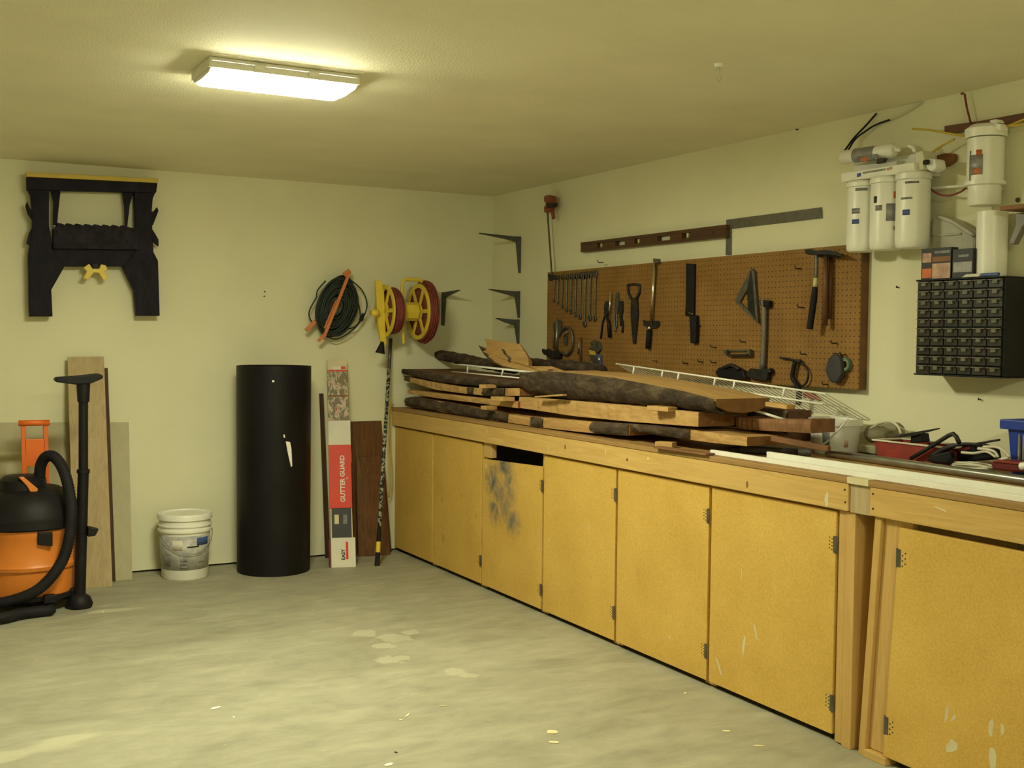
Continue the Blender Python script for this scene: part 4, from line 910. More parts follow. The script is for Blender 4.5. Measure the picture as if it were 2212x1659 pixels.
# wrenches
ordi = ['shortest wrench, first from the left', 'second wrench from the left', 'third wrench from the left', 'fourth wrench from the left', 'fifth wrench from the left', 'sixth wrench from the left', 'seventh wrench from the left', 'eighth and longest wrench from the left', 'ninth wrench from the left', 'last wrench on the right']
WR = [(1196, 600, 648), (1204, 599, 652), (1213, 598, 660), (1222.5, 598, 667), (1232, 597, 671), (1242, 596, 677), (1252, 595, 682), (1262, 594, 697), (1273, 593, 684), (1284, 592, 685)]
for (u, a, b), lb in zip(WR, ordi):
    A, B = ox(u+.8, a, XT), ox(u-.8, b, XT)
    k = (b-a)/90*.9+.25
    t = thing('combination_wrench', 'steel ' + lb + ' in the row on the pegboard', 'wrench', B, 'row of steel wrenches')
    m_ = MB(); d = (B-A).normalized(); s = V((0, 1, 0)); w_ = .0055*k+.002
    m_.prism([A+s*w_, B+s*w_, B-s*w_, A-s*w_], (.005, 0, 0)); m_.build('shaft', 'steel', t, bevel=.0012)
    j = .017*k; MB().prism([A+V((0, y*j, z*j)) for y, z in ((-1, -.7), (-1.1, .3), (-.75, 1.1), (-.4, .9), (-.45, .2), (.45, .2), (.4, .9), (.75, 1.1), (1.1, .3), (1, -.7), (.4, -1.2), (-.4, -1.2))], (.007, 0, 0)).build('jaw', 'dull_steel', t, bevel=.001)
    MB().torus(B+V((.004, 0, -.006*k)), .0115*k, .0048*k, 'x', 18, 8).build('ring', 'dull_steel', t, True)
# long-handled tools
t = hang('pliers', 'dark pliers with splayed handles leftmost of the small tools', 'pliers', [(600, 1310)], Z5, XT)
xpoly('jaw', [(622, 988), (650, 990), (648, 1080), (632, 1125), (612, 1115), (610, 1030)], Z5, XT, .012, 'dark_steel', t); xtube('handle', [(622, 1110), (600, 1180), (584, 1310)], Z5, XT+.006, .006, 'black_plastic', t, sm=5); xtube('handle', [(630, 1110), (645, 1180), (650, 1240)], Z5, XT+.008, .006, 'black_plastic', t, sm=5)
t = hang('screwdriver', 'long bright screwdriver with a black handle between the pliers', 'screwdriver', [(660, 1300)], Z5, XT-.012)
xtube('blade', [(668, 915), (654, 1150)], Z5, XT-.006, .0055, 'chrome', t); xtube('handle', [(654, 1150), (652, 1190), (660, 1300)], Z5, XT-.006, [.006, .0115, .0105], 'black_plastic', t)
t = hang('pliers', 'grey long-nose pliers right of the long screwdriver', 'pliers', [(715, 1250)], Z5, XT)
xpoly('jaw', [(715, 915), (728, 915), (735, 1020), (725, 1090), (700, 1100), (695, 1030)], Z5, XT, .011, 'dull_steel', t); xtube('handle', [(708, 1090), (702, 1160), (712, 1255)], Z5, XT+.006, .0055, 'dull_steel', t, sm=4); xtube('handle', [(718, 1090), (722, 1150), (718, 1220)], Z5, XT+.006, .0055, 'dull_steel', t, sm=4)
t = hang('pliers', 'small black-handled pliers right of the long-nose pliers', 'pliers', [(770, 1255)], Z5, XT)
xpoly('jaw', [(742, 985), (765, 990), (768, 1060), (758, 1125), (738, 1110), (736, 1040)], Z5, XT, .011, 'dark_steel', t); xtube('handle', [(752, 1115), (772, 1180), (768, 1258)], Z5, XT+.006, .007, 'black_plastic', t, sm=4); xtube('handle', [(748, 1115), (752, 1160), (756, 1200)], Z5, XT+.008, .005, 'black_plastic', t, sm=4)
t = hang('tin_snips', 'dark tin snips hanging left of the chrome torque wrench', 'snips', [(865, 1350)], Z5, XT)
xpoly('blade', [(842, 960), (890, 960), (898, 1090), (886, 1230), (874, 1352), (856, 1352), (846, 1230), (836, 1090)], Z5, XT, .012, 'dark_steel', t)
xtube('handle', [(845, 970), (822, 920), (815, 852)], Z5, XT+.006, .008, 'dark_steel', t, sm=5); xtube('handle', [(888, 970), (912, 920), (915, 852)], Z5, XT+.006, .008, 'dark_steel', t, sm=5); xtube('handle_bow', [(815, 852), (865, 846), (915, 852)], Z5, XT+.006, .007, 'dark_steel', t)
t = hang('torque_wrench', 'chrome torque wrench with a scale plate and black grip', 'torque wrench', [(990, 1395)], Z5, XT)
xtube('beam', [(1045, 655), (1012, 1200)], Z5, XT-.008, .0075, 'chrome', t); xpoly('drive_head', [(1028, 625), (1068, 630), (1070, 665), (1030, 668)], Z5, XT-.014, .022, 'dull_steel', t, .003)
xpoly('scale_plate', [(940, 1148), (985, 1160), (1040, 1158), (1080, 1160), (1078, 1195), (1050, 1222), (985, 1220), (950, 1198)], Z5, XT-.002, .003, 'dark_steel', t); xtube('collar', [(1002, 1205), (995, 1240)], Z5, XT-.008, .009, 'chrome', t); xtube('grip', [(996, 1240), (985, 1395)], Z5, XT-.008, [.0155, .014], 'black_rubber', t, 14)
xtube('pointer', [(1050, 670), (1022, 1170)], Z5, XT+.004, .002, 'dark_steel', t, 6)
t = hang('sheathed_saw', 'flat black sheathed saw hanging by itself mid pegboard', 'saw', [(1365, 1350)], Z5, XT)
xpoly('sheath', [(1310, 668), (1380, 672), (1375, 1000), (1372, 1118), (1300, 1115), (1306, 1000)], Z5, XT-.004, .014, 'black_plastic', t, .003); xpoly('handle', [(1335, 1119), (1390, 1110), (1392, 1240), (1388, 1350), (1345, 1350), (1342, 1230)], Z5, XT-.018, .026, 'black_rubber', t, .005); xtube('rivet', [(1335, 1090), (1372, 1100)], Z5, XT-.006, .004, 'dull_steel', t, 8)
# lower left tools
t = hang('slip_gauge', 'pale steel adjustable gauge at the lower left of the pegboard', 'gauge', [(195, 1470)], Z5, XT)
xtube('bar', [(212, 1140), (205, 1470)], Z5, XT-.006, .007, 'steel', t); xtube('slide', [(178, 1180), (182, 1400)], Z5, XT-.006, .005, 'dull_steel', t); xpoly('head', [(180, 1170), (222, 1150), (240, 1160), (238, 1260), (222, 1300), (200, 1260)], Z5, XT-.004, .010, 'dull_steel', t)
t = hang('locking_clamp', 'round-jawed steel clamp beside the adjustable gauge', 'clamp', [(285, 1450)], Z5, XT)
P = [(250, 1245), (280, 1215), (318, 1225), (340, 1270), (345, 1340), (330, 1410), (290, 1448), (250, 1425)]
xtube('frame', P, Z5, XT-.004, .008, 'dull_steel', t, sm=5); xtube('screw', [(270, 1290), (300, 1250)], Z5, XT-.004, .005, 'steel', t); xpoly('jaw', [(262, 1280), (292, 1290), (290, 1360), (268, 1360)], Z5, XT-.002, .01, 'dull_steel', t)
t = hang('adjustable_wrench', 'dark spiky wrench head poking out past the left edge of the pegboard', 'wrench', [(150, 1480)], Z5, XT-.02)
xpoly('head', [(82, 1395), (105, 1410), (130, 1395), (160, 1420), (200, 1405), (235, 1440), (225, 1475), (150, 1480), (110, 1450), (95, 1445), (80, 1420)], Z5, XT-.02, .016, 'dark_steel', t)
t = hang('chisel', 'slim chisel with pale blade right of the round-jawed clamp', 'chisel', [(395, 1500)], Z5, XT)
xtube('blade', [(402, 1335), (392, 1440)], Z5, XT-.004, .0055, 'steel', t); xtube('handle', [(412, 1300), (414, 1505)], Z5, XT+.004, .008, 'hammer_wood', t)
t = hang('rivet_gun', 'chrome hand tool with blue grip hanging low on the pegboard', 'hand tool', [(530, 1600)], Z5, XT)
xpoly('head', [(490, 1345), (520, 1320), (570, 1345), (578, 1400), (550, 1440), (500, 1420), (470, 1400), (505, 1380)], Z5, XT-.006, .016, 'dull_steel', t); xpoly('collar', [(478, 1405), (530, 1418), (540, 1450), (490, 1445)], Z5, XT-.008, .016, 'dark_yellow', t)
xpoly('grip', [(480, 1450), (545, 1440), (560, 1500), (530, 1540), (500, 1500)], Z5, XT-.006, .012, 'dull_steel', t); xpoly('lever', [(550, 1440), (578, 1450), (582, 1530), (560, 1590), (540, 1560)], Z5, XT-.004, .012, 'blue_print', t); xtube('loop', [(472, 1500), (500, 1575), (530, 1602), (560, 1580), (572, 1470)], Z5, XT-.004, .006, 'chrome', t, sm=5)
# speed square: triangular frame
t = hang('speed_square', 'triangular dark speed square hanging by a corner', 'speed square', [(440, 1000)], Z6, XT)
out_ = [(442, 578), (492, 1003), (312, 830)]; inn = [(408, 745), (418, 900), (352, 838)]
for i in range(3):
    j = (i+1) % 3; xpoly('edge', [out_[i], out_[j], inn[j], inn[i]], Z6, XT, .004, 'dull_steel' if i else 'dark_steel', t, 0)
xpoly('fence', [(438, 575), (462, 600), (494, 1003), (480, 1003), (450, 640)], Z6, XT-.008, .02, 'dull_steel', t)
# hatchet hung head down
t = hang('hatchet', 'long grey-handled hatchet hanging head down right of the speed square', 'hatchet', [(530, 1450)], Z6, XT)
xtube('handle', [(540, 826), (545, 900), (543, 1100), (530, 1370)], Z6, XT-.006, [.017, .0145, .0125, .0145], 'square_steel', t, 12, 5); xpoly('grip_end', [(500, 822), (580, 826), (576, 880), (515, 878)], Z6, XT-.02, .026, 'black_rubber', t, .006)
xpoly('head', [(400, 1395), (430, 1355), (500, 1365), (580, 1355), (592, 1385), (565, 1400), (560, 1450), (470, 1440), (410, 1425)], Z6, XT-.022, .03, 'dark_steel', t, .004)
t = hang('hand_plane', 'black lumpy hand plane on the pegboard left of the hatchet head', 'hand plane', [(270, 1430)], Z6, XT)
xpoly('body', [(158, 1385), (185, 1350), (250, 1335), (320, 1345), (380, 1380), (395, 1430), (300, 1435), (180, 1425)], Z6, XT-.03, .035, 'black_plastic', t, .006); xtube('knob', [(230, 1350), (290, 1330), (350, 1365)], Z6, XT-.035, .010, 'dark_steel', t, sm=4)
t = hang('peg_bracket', 'small metal bracket holder below the speed square', 'bracket', [(330, 1250)], Z6, XT)
xpoly('plate', [(240, 1212), (425, 1208), (425, 1222), (240, 1225)], Z6, XT, .003, 'dull_steel', t, 0); xpoly('ledge', [(250, 1245), (425, 1243), (425, 1258), (250, 1258)], Z6, XT-.02, .02, 'dark_steel', t, 0); xpoly('end_plate', [(410, 1208), (430, 1208), (430, 1258), (410, 1258)], Z6, XT-.02, .02, 'dull_steel', t, 0); xpoly('end_plate', [(228, 1210), (250, 1210), (250, 1250), (232, 1250)], Z6, XT-.015, .015, 'dull_steel', t, 0)
# hammers
t = hang('claw_hammer', 'claw hammer with black rubber grip nearest the front of the hammer group', 'hammer', [(900, 1045)], Z6, XT-.04, 'hammers on the pegboard')
xpoly('head', [(855, 430), (900, 425), (930, 440), (1010, 430), (1090, 445), (1148, 488), (1100, 478), (1000, 470), (930, 472), (900, 472), (862, 462)], Z6, XT-.066, .024, 'dark_steel', t, .004); xtube('neck', [(952, 455), (950, 600), (942, 700)], Z6, XT-.054, .0085, 'dull_steel', t, 10, 4); xtube('band', [(946, 650), (940, 720)], Z6, XT-.054, .0105, 'vial_glass', t, 12); xtube('grip', [(941, 720), (930, 820), (905, 1000), (898, 1048)], Z6, XT-.054, [.0125, .0155, .0150, .0155], 'black_rubber', t, 12, 4)
t = hang('wood_hammer', 'wooden-handled hammer hanging behind the black-gripped hammer', 'hammer', [(1015, 1022)], Z6, XT-.02, 'hammers on the pegboard')
xtube('handle', [(1025, 470), (1022, 700), (1015, 1022)], Z6, XT-.028, [.010, .012, .014], 'hammer_wood', t, 12); xpoly('head', [(930, 455), (985, 448), (1060, 452), (1120, 465), (1118, 492), (1050, 488), (960, 488)], Z6, XT-.036, .022, 'dark_steel', t, .004)
t = hang('wood_hammer', 'dark slim-handled hammer rearmost of the hammer group', 'hammer', [(1050, 970)], Z6, XT, 'hammers on the pegboard')
xtube('handle', [(1062, 480), (1058, 700), (1052, 970)], Z6, XT, [.008, .009, .010], 'hammer_wood', t, 10); xpoly('head', [(1010, 455), (1130, 462), (1150, 485), (1100, 492), (1010, 482)], Z6, XT-.012, .02, 'dark_steel', t, .003)
# coping saw
t = hang('coping_saw', 'black-handled bow saw hanging at the bottom edge of the pegboard', 'saw', [(800, 1640)], Z6, XT)
xtube('grip', [(785, 1305), (770, 1370), (765, 1430), (795, 1480)], Z6, XT-.01, .0105, 'black_plastic', t, 10, 5); xtube('grip', [(795, 1480), (815, 1540), (810, 1640)], Z6, XT-.01, .014, 'black_rubber', t, 10, 4); xtube('bow', [(668, 1272), (700, 1278), (740, 1282), (790, 1300), (840, 1320), (875, 1360), (888, 1410), (870, 1470), (835, 1500)], Z6, XT-.006, .005, 'dark_steel', t, 8, 5); xtube('knuckle', [(775, 1300), (830, 1300)], Z6, XT-.01, .009, 'dark_steel', t)
t = hang('red_handle_tool', 'red tool lying behind the wire shelf under the pegboard', 'tool', [(920, 1600)], Z6, 3.55)
xpoly('handle', [(845, 1540), (900, 1545), (985, 1605), (965, 1612), (860, 1585)], Z6, 3.55, .02, 'red_paint', t, .004); xpoly('handle_tip', [(840, 1535), (862, 1540), (866, 1588), (845, 1580)], Z6, 3.545, .028, 'dark_red', t, .004)
t = hang('tool_pouch', 'dark grey hanging pouch at the lower right of the pegboard', 'pouch', [(1075, 1470)], Z6, XT)
xpoly('pouch', [(1058, 1245), (1125, 1258), (1138, 1330), (1140, 1400), (1102, 1470), (1045, 1462), (1010, 1375), (1025, 1310)], Z6, XT-.03, .035, 'grey_cloth', t, .012); xtube('hook', [(1085, 1240), (1115, 1240), (1130, 1262)], Z6, XT-.012, .003, 'dark_steel', t)
c = pts_x(zoom([(1178, 1325)], *Z6), XT)[0]
t = thing('tape_roll', 'roll of green tape hanging beside the dark grey pouch', 'tape', c, None)
MB().lathe([(.019, -.010), (.029, -.010), (.029, .010), (.019, .010), (.019, -.010)], c, 'x', 24).build('tape', 'green_tape', t, 'auto')
MB().lathe([(.017, -.009), (.019, -.009), (.019, .009), (.017, .009), (.017, -.009)], c, 'x', 24).build('core', 'cream_card', t, 'auto')
# empty peg hooks
HK = [((50, 1025), Z6, 'left of the hatchet handle top'), ((170, 1190), Z6, 'above left of the small bracket holder'), ((70, 1305), Z6, 'farther left below the small bracket holder'), ((170, 1310), Z6, 'just left below the small bracket holder'), ((400, 1150), Z6, 'under the tip of the speed square'), ((870, 1245), Z6, 'above the bow saw'), ((1110, 1160), Z6, 'above the dark grey pouch'), ((1180, 1250), Z6, 'holding the roll of green tape'), ((1040, 1480), Z6, 'under the dark grey pouch'), ((1070, 1500), Z5, 'bright, below the torque wrench'), ((1330, 1520), Z5, 'below the sheathed saw'), ((830, 580), Z6, 'at the left of the hammer heads'), ((600, 660), Z5, 'right of the last wrench'), ((850, 880), Z6, 'left of the black rubber hammer grip')]
for q, z, lb in HK:
    p = pts_x(zoom([q], *z), XP)[0]
    o = MB().tube([p+V((.004, 0, 0)), p+V((-.03, 0, 0)), p+V((-.036, 0, .006)), p+V((-.036, 0, .014))], .0028, 6).build('peg_hook', 'steel' if 'bright' in lb else 'dark_steel', None, True, org=p); tag(o, 'small wire peg hook ' + lb, 'hook', 'wire peg hooks')

# ================================================================== level, framing square, bar clamp
XA = XW - .035
t = thing('spirit_level', 'long dark wooden spirit level fixed on the right wall above the pegboard', 'spirit level', ox(1410, 528, XA))
a0, a1, b0, b1 = [ox(*q, XA) for q in ((1254, 524), (1567, 485), (1567, 512.5), (1254, 545))]
def LV(k, h): T_ = a0+(a1-a0)*k; B_ = b1+(b0-b1)*k; return B_+(T_-B_)*h
def lpiece(name, k0, k1, h0, h1, mt, d0=0, th=.03): MB().prism([LV(k0, h0)+V((d0, 0, 0)), LV(k1, h0)+V((d0, 0, 0)), LV(k1, h1)+V((d0, 0, 0)), LV(k0, h1)+V((d0, 0, 0))], (th, 0, 0)).build(name, mt, t, bevel=.001)
lpiece('top_edge', 0, 1, .72, 1, 'level_wood'); lpiece('bottom_edge', 0, 1, 0, .28, 'level_wood')
holes = [(.135, .175), (.275, .345), (.415, .455), (.575, .66), (.735, .79)]
k0 = 0
for h0, h1 in holes + [(1, 1)]: lpiece('web', k0, h0, .2802, .7198, 'level_wood', .001, .028); k0 = h1
for i in (0, 2, 4): MB().tube([LV((holes[i][0]+holes[i][1])/2, .3)+V((.015, 0, 0)), LV((holes[i][0]+holes[i][1])/2, .7)+V((.015, 0, 0))], .008, 10).build('vial', 'vial_glass', t, True)
p = LV(.93, .5); MB().cyl(p+V((-.001, 0, 0)), p+V((.01, 0, 0)), .006, seg=10).build('hang_hole', 'gap_shade', t)
o = MB().prism(pts_x(zoom([(248, 198), (990, 100), (995, 185), (287, 268), (285, 470), (243, 474)], *Z6), XW-.006), (.003, 0, 0)).build('framing_square', 'square_steel', None, org=ox(1572, 550, XW-.006)); tag(o, 'large grey steel framing square on the wall right of the level', 'framing square')
t = hang('bar_clamp', 'bar clamp with a red head hanging upright left of the level', 'clamp', [(160, 790)], Z5, XT)
P = pts_x(zoom([(125, 225), (165, 800)], *Z5), XT); n_ = V((0, .006, 0)); MB().prism([P[0]+n_, P[1]+n_, P[1]-n_, P[0]-n_], (.006, 0, 0)).build('bar', 'dull_steel', t)
xpoly('head', [(100, 90), (135, 84), (172, 92), (178, 150), (165, 180), (150, 225), (100, 235), (95, 190), (112, 160), (95, 130)], Z5, XT-.012, .03, 'red_wood', t, .004); xpoly('head_plate', [(118, 150), (178, 150), (172, 185), (120, 200)], Z5, XT-.015, .034, 'dark_steel', t, .002)
xtube('screw_handle', [(168, 195), (182, 285)], Z5, XT-.004, [.011, .012], 'red_wood', t); xpoly('sliding_jaw', [(130, 760), (200, 770), (205, 800), (140, 815)], Z5, XT-.006, .02, 'dark_steel', t, .002)

# ================================================================== water filter on the wall
t = thing('water_filter', 'white water filter with three hanging canisters high on the right wall', 'water filter', ox(1920, 530, XW-.06))
XC = XW-.110
def canister(u0, u1, vt, vc, vb, labs):
    A = ox(u0, (vt+vb)/2, XC); B = ox(u1, (vt+vb)/2, XC); r_ = abs(A.y-B.y)/2*.93; yc = (A.y+B.y)/2; z0, z1, z2 = ox((u0+u1)/2, vb, XC).z, ox((u0+u1)/2, vc, XC).z, ox((u0+u1)/2, vt, XC).z
    cc_ = V((XC, yc, 0)); o = MB().lathe([(0, z0), (r_*.85, z0), (r_*.97, z0+.008), (r_, z0+.03), (r_, z1-.012), (r_*.97, z1), (0, z1)], cc_, seg=28).build('canister', 'white_plastic', t, 'auto')
    MB().lathe([(0, z1+.001), (r_*1.04, z1+.001), (r_*1.05, z2-.008), (r_*.95, z2), (0, z2)], cc_, seg=28).build('cap', 'white_plastic', o, 'auto')
    base = math.atan2(-yc, -XC)
    for (a, w2, v0, v1, mt) in labs:
        za, zb2 = z0+(z1-z0)*v0, z0+(z1-z0)*v1; MB().lathe([(r_+.0004, za), (r_+.0004, zb2), (r_+.001, zb2), (r_+.001, za), (r_+.0004, za)], cc_, seg=10, a0=base+a-w2, a1=base+a+w2).build('print', mt, o, True)
    return yc
canister(1837, 1889, 393, 406, 544, [(-.45, .28, .58, .66, 'grey_print'), (-.45, .25, .42, .49, 'blue_print'), (-.1, .4, .93, .97, 'grey_print')])
canister(1887, 1944, 384, 398, 540, [(-.75, .12, .70, .80, 'black_card'), (.35, .38, .42, .68, 'silver_print'), (.55, .15, .76, .86, 'orange_print'), (-.5, .22, .58, .66, 'grey_print'), (.55, .14, .28, .34, 'pink_print')])
canister(1942, 2003, 373, 390, 536, [(-.4, .35, .70, .73, 'grey_print'), (-.4, .22, .47, .55, 'blue_print'), (-.1, .4, .93, .96, 'grey_print')])
xpoly('bracket', [(135, 732), (735, 640), (735, 716), (140, 806)], Z7, XC-.05, .12, 'white_plastic', t, .004)
xpoly('print', [(268, 735), (300, 728), (300, 758), (268, 765)], Z7, XC-.0512, .001, 'blue_print', t, 0); xpoly('print', [(315, 722), (500, 692), (500, 708), (315, 738)], Z7, XC-.0512, .001, 'silver_print', t, 0); xpoly('print', [(510, 690), (555, 680), (555, 700), (510, 710)], Z7, XC-.0512, .001, 'pink_print', t, 0)
P = pts_x(zoom([(150, 605), (580, 545)], *Z7), XC); d = (P[1]-P[0])
o = MB().tube([P[0], P[0]+d*.04, P[0]+d*.96, P[1]], [.022, .030, .030, .020], 18).build('inline_filter', 'white_plastic', t, 'auto'); MB().tube([P[0]+d*.27, P[0]+d*.68], .0306, 18, caps=False).build('print', 'silver_print', o, True); xpoly('print', [(270, 605), (430, 575), (450, 605), (300, 640)], Z7, XC-.0318, .001, 'grey_print', o, 0); xpoly('print', [(300, 608), (350, 600), (350, 632), (305, 636)], Z7, XC-.0328, .001, 'orange_print', o, 0)
for L in ([(580, 515), (585, 540), (620, 545)], [(690, 510), (720, 520), (745, 560)]): xtube('elbow', L, Z7, XC, .008, 'white_plastic', t, sm=3)
xpoly('clip', [(430, 610), (495, 608), (480, 640), (420, 655)], Z7, XC-.035, .02, 'grey_cloth', t, .003)
xpoly('valve', [(735, 560), (800, 545), (815, 600), (808, 700), (745, 716), (738, 640)], Z7, XC-.03, .07, 'cream_plastic', t, .006); xpoly('fitting', [(820, 610), (905, 615), (915, 690), (870, 720), (830, 700)], Z7, XC-.02, .06, 'white_plastic', t, .008); xtube('port', [(818, 645), (850, 640)], Z7, XC-.035, .010, 'dark_steel', t)
MB().bb(XC+.055, XW-.001, ox(1990, 360, XC).y, ox(1825, 370, XC).y, ox(1900, 375, XC).z-.03, ox(1900, 350, XC).z+.02).build('back_plate', 'white_plastic', t)
# second filter housing
t = thing('filter_housing', 'tall white filter housing on the wall right of the three canisters', 'filter housing', ox(2130, 440, XW-.07))
XH = XW-.075; yc = (ox(2097, 350, XH).y+ox(2161, 350, XH).y)/2; r_ = abs(ox(2097, 350, XH).y-ox(2161, 350, XH).y)/2
def zz(v_): return ox(2129, v_, XH).z
cc_ = V((XH, yc, 0))
MB().lathe([(0, zz(445)), (r_*.80, zz(444)), (r_*.90, zz(438)), (r_*.90, zz(403)), (r_, zz(400)), (r_, zz(300)), (0, zz(300))], cc_, seg=32).build('bowl', 'white_plastic', t, 'auto')
MB().lathe([(0, zz(299)), (r_*1.12, zz(298)), (r_*1.16, zz(280)), (r_*.85, zz(271)), (0, zz(270))], cc_, seg=32).build('head', 'white_plastic', t, 'auto')
MB().lathe([(r_*.95, zz(402)), (r_*1.14, zz(401)), (r_*1.14, zz(393)), (r_*.95, zz(392)), (r_*.95, zz(402))], cc_, seg=32).build('clip_ring', 'white_plastic', t, 'auto')
MB().bb(XH+.02, XW-.001, yc-.03, yc+.03, zz(410), zz(280)).build('wall_mount', 'cream_plastic', t)
for (a, w2, v0, v1, mt) in ((-.55, .42, 338, 381, 'silver_print'), (-.35, .16, 328, 340, 'orange_print'), (-.45, .2, 367, 380, 'orange_print'), (-.9, .05, 328, 392, 'grey_print')):
    base = math.atan2(-yc, -XH); MB().lathe([(r_+.0004, zz(v1)), (r_+.0004, zz(v0)), (r_+.001, zz(v0)), (r_+.001, zz(v1)), (r_+.0004, zz(v1))], cc_, seg=10, a0=base+a-w2, a1=base+a+w2).build('print', mt, t, True)
for L in ([(1345, 300), (1400, 290), (1420, 320), (1350, 325)], [(1375, 320), (1440, 330), (1440, 385), (1380, 380)]): xpoly('fitting', L, Z7, XH-.03, .04, 'white_plastic', t, .004)
# timber on the wall
def wallboard(name, label, L, th, mt):
    P = pts_x(zoom(L, *Z7), XW-th); o = MB().prism(P, (th-.001, 0, 0)).build(name, mt, None, bevel=.002, org=P[0]); tag(o, label, 'board')
wallboard('wall_cleat', 'long brown board fixed to the wall above the tall filter housing', [(980, 348), (1300, 300), (1760, 215), (1760, 280), (1300, 365), (1000, 412), (980, 405)], .022, 'board_wood')
wallboard('wood_block', 'small brown wood block on the wall behind the filter valve', [(890, 590), (925, 584), (985, 568), (1045, 572), (1062, 595), (1055, 635), (1000, 672), (920, 695), (892, 690)], .022, 'block_wood')
t = hang('wall_shelf', 'short wooden shelf end at the right edge with a grey bracket', 'shelf', [(1560, 1040)], Z7, XW-.12)
A = ox(*zoom([(1430, 1010)], *Z7)[0], XW-.16); MB().bb(XW-.16, XW-.001, A.y-.35, A.y, A.z-.012, A.z+.004).build('board', 'block_wood', t, bevel=.002)
xpoly('shelf_bracket', [(1560, 1058), (1700, 1050), (1700, 1120), (1620, 1160), (1545, 1310), (1512, 1312), (1505, 1295), (1560, 1150)], Z7, XW-.09, .03, 'square_steel', t, .003); 
p = pts_x(zoom([(1582, 950)], *Z7), XW)[0]; o = MB().lathe([(0, -.008), (.008, -.006), (.010, 0), (0, 0)], p, 'x', 12).build('screw_head', 'dull_steel', None, 'auto', org=p); tag(o, 'round screw head in the wall above the shelf end', 'screw')
# tubing
def tubing(label, L, X, r_, mt, sm=7):
    P = [ox(*q, x) for q, x in zip(zoom(L, *Z7), X if isinstance(X, list) else [X]*len(L))]; o = MB().tube(spline(P, sm), r_, 8).build('plastic_tube', mt, None, True, org=P[0]); tag(o, label, 'tube', 'plastic tubes of the water filter')
tubing('black tube running from the filter up to the first ceiling hole', [(158, 565), (240, 450), (345, 340), (428, 245)], [3.66, 3.69, 3.705, 3.715], .0042, 'black_plastic')
tubing('black tube curving from the filter toward the far ceiling hole', [(195, 548), (255, 455), (345, 385), (430, 335), (540, 295)], [3.66, 3.69, 3.70, 3.71, 3.715], .0042, 'black_plastic')
tubing('pale stretch of tube continuing to the far ceiling hole', [(540, 296), (640, 250), (730, 195), (795, 152)], 3.716, .0042, 'cream_plastic')
tubing('short red tube rising from the brown board to the ceiling', [(1195, 325), (1180, 262), (1165, 205), (1145, 85)], 3.70, .0042, 'red_cord')
tubing('red tube looping between the third canister and tall housing', [(842, 800), (880, 870), (950, 908), (1030, 912), (1110, 885), (1168, 845)], 3.66, .0042, 'red_cord')
tubing('yellow tube leading left from the tall housing', [(720, 372), (850, 380), (1000, 405), (1150, 432)], 3.66, .0042, 'dark_yellow')
tubing('yellow tube slanting from the housing down to the filter valve', [(1060, 455), (950, 515), (860, 575), (815, 612)], 3.66, .0042, 'dark_yellow')
tubing('yellow tube leading right from the housing across the board', [(1440, 368), (1540, 330), (1700, 265)], 3.66, .0046, 'dark_yellow')
tubing('second yellow tube crossing lower toward the right edge', [(1470, 348), (1560, 342), (1720, 325)], 3.655, .0046, 'dark_yellow')
tubing('white pipe running level between the canisters and tall housing', [(845, 858), (1000, 845), (1200, 832), (1470, 815)], 3.69, .006, 'white_plastic')
p = oz(2083, 201, H); o = MB().lathe([(0, -.010), (.012, -.009), (.016, 0), (0, 0)], p, seg=12).build('ceiling_plug', 'dark_red', None, 'auto', org=p); tag(o, 'dark plug in the ceiling above the short red tube', 'plug')

# ================================================================== drawer organiser
XO = XW-.16
a, b, c_, d_ = [ox(*q, XO) for q in ((1978, 604), (2167, 604), (2164, 817), (1974, 803))]
y1, y0 = (a.y+d_.y)/2, (b.y+c_.y)/2; z1, z0 = (a.z+b.z)/2, (c_.z+d_.z)/2
t = thing('drawer_organizer', 'black drawer cabinet with rows of small clear drawers on the right wall', 'drawer cabinet', V((XO+.08, (y0+y1)/2, z0)))
MB().bb(XO+.012, XW-.001, y0, y0+.006, z0, z1).build('side', 'black_plastic', t, bevel=.001); MB().bb(XO+.012, XW-.001, y1-.006, y1, z0, z1).build('side', 'black_plastic', t, bevel=.001)
MB().bb(XO, XW-.001, y0, y1, z1+.0005, z1+.0065).build('top', 'black_plastic', t, bevel=.001); MB().bb(XO, XW-.001, y0, y1, z0-.0065, z0-.0005).build('bottom', 'black_plastic', t, bevel=.001); MB().bb(XW-.006, XW-.001, y0+.006, y1-.006, z0, z1).build('back', 'black_plastic', t)
nc, nr = 6, 10; cw, ch = (y1-y0-.012)/nc, (z1-z0)/nr
for i in range(1, nc): MB().bb(XO+.010, XW-.007, y0+.006+cw*i-.0015, y0+.006+cw*i+.0015, z0, z1).build('divider', 'black_plastic', t)
for j in range(1, nr): MB().bb(XO+.012, XO+.10, y0+.007, y1-.007, z0+ch*j-.001, z0+ch*j+.001).build('shelf', 'black_plastic', t)
dm = MB(); hw, hh = cw/2-.003, ch/2-.003
dm.add([(0, -hw, -hh), (0, hw, -hh), (0, hw, hh), (0, -hw, hh), (.09, -hw, -hh), (.09, hw, -hh), (.09, hw, hh*.6), (.09, -hw, hh*.6)], [(0, 1, 2, 3), (0, 4, 5, 1), (1, 5, 6, 2), (3, 7, 4, 0), (4, 7, 6, 5)])
lm = MB(); lm.bb(-.010, .0, -hw*.96, hw*.96, hh-.004, hh-.0005); lm.bb(-.008, .0, -.010, .010, -hh*.1, hh-.004)
first = None
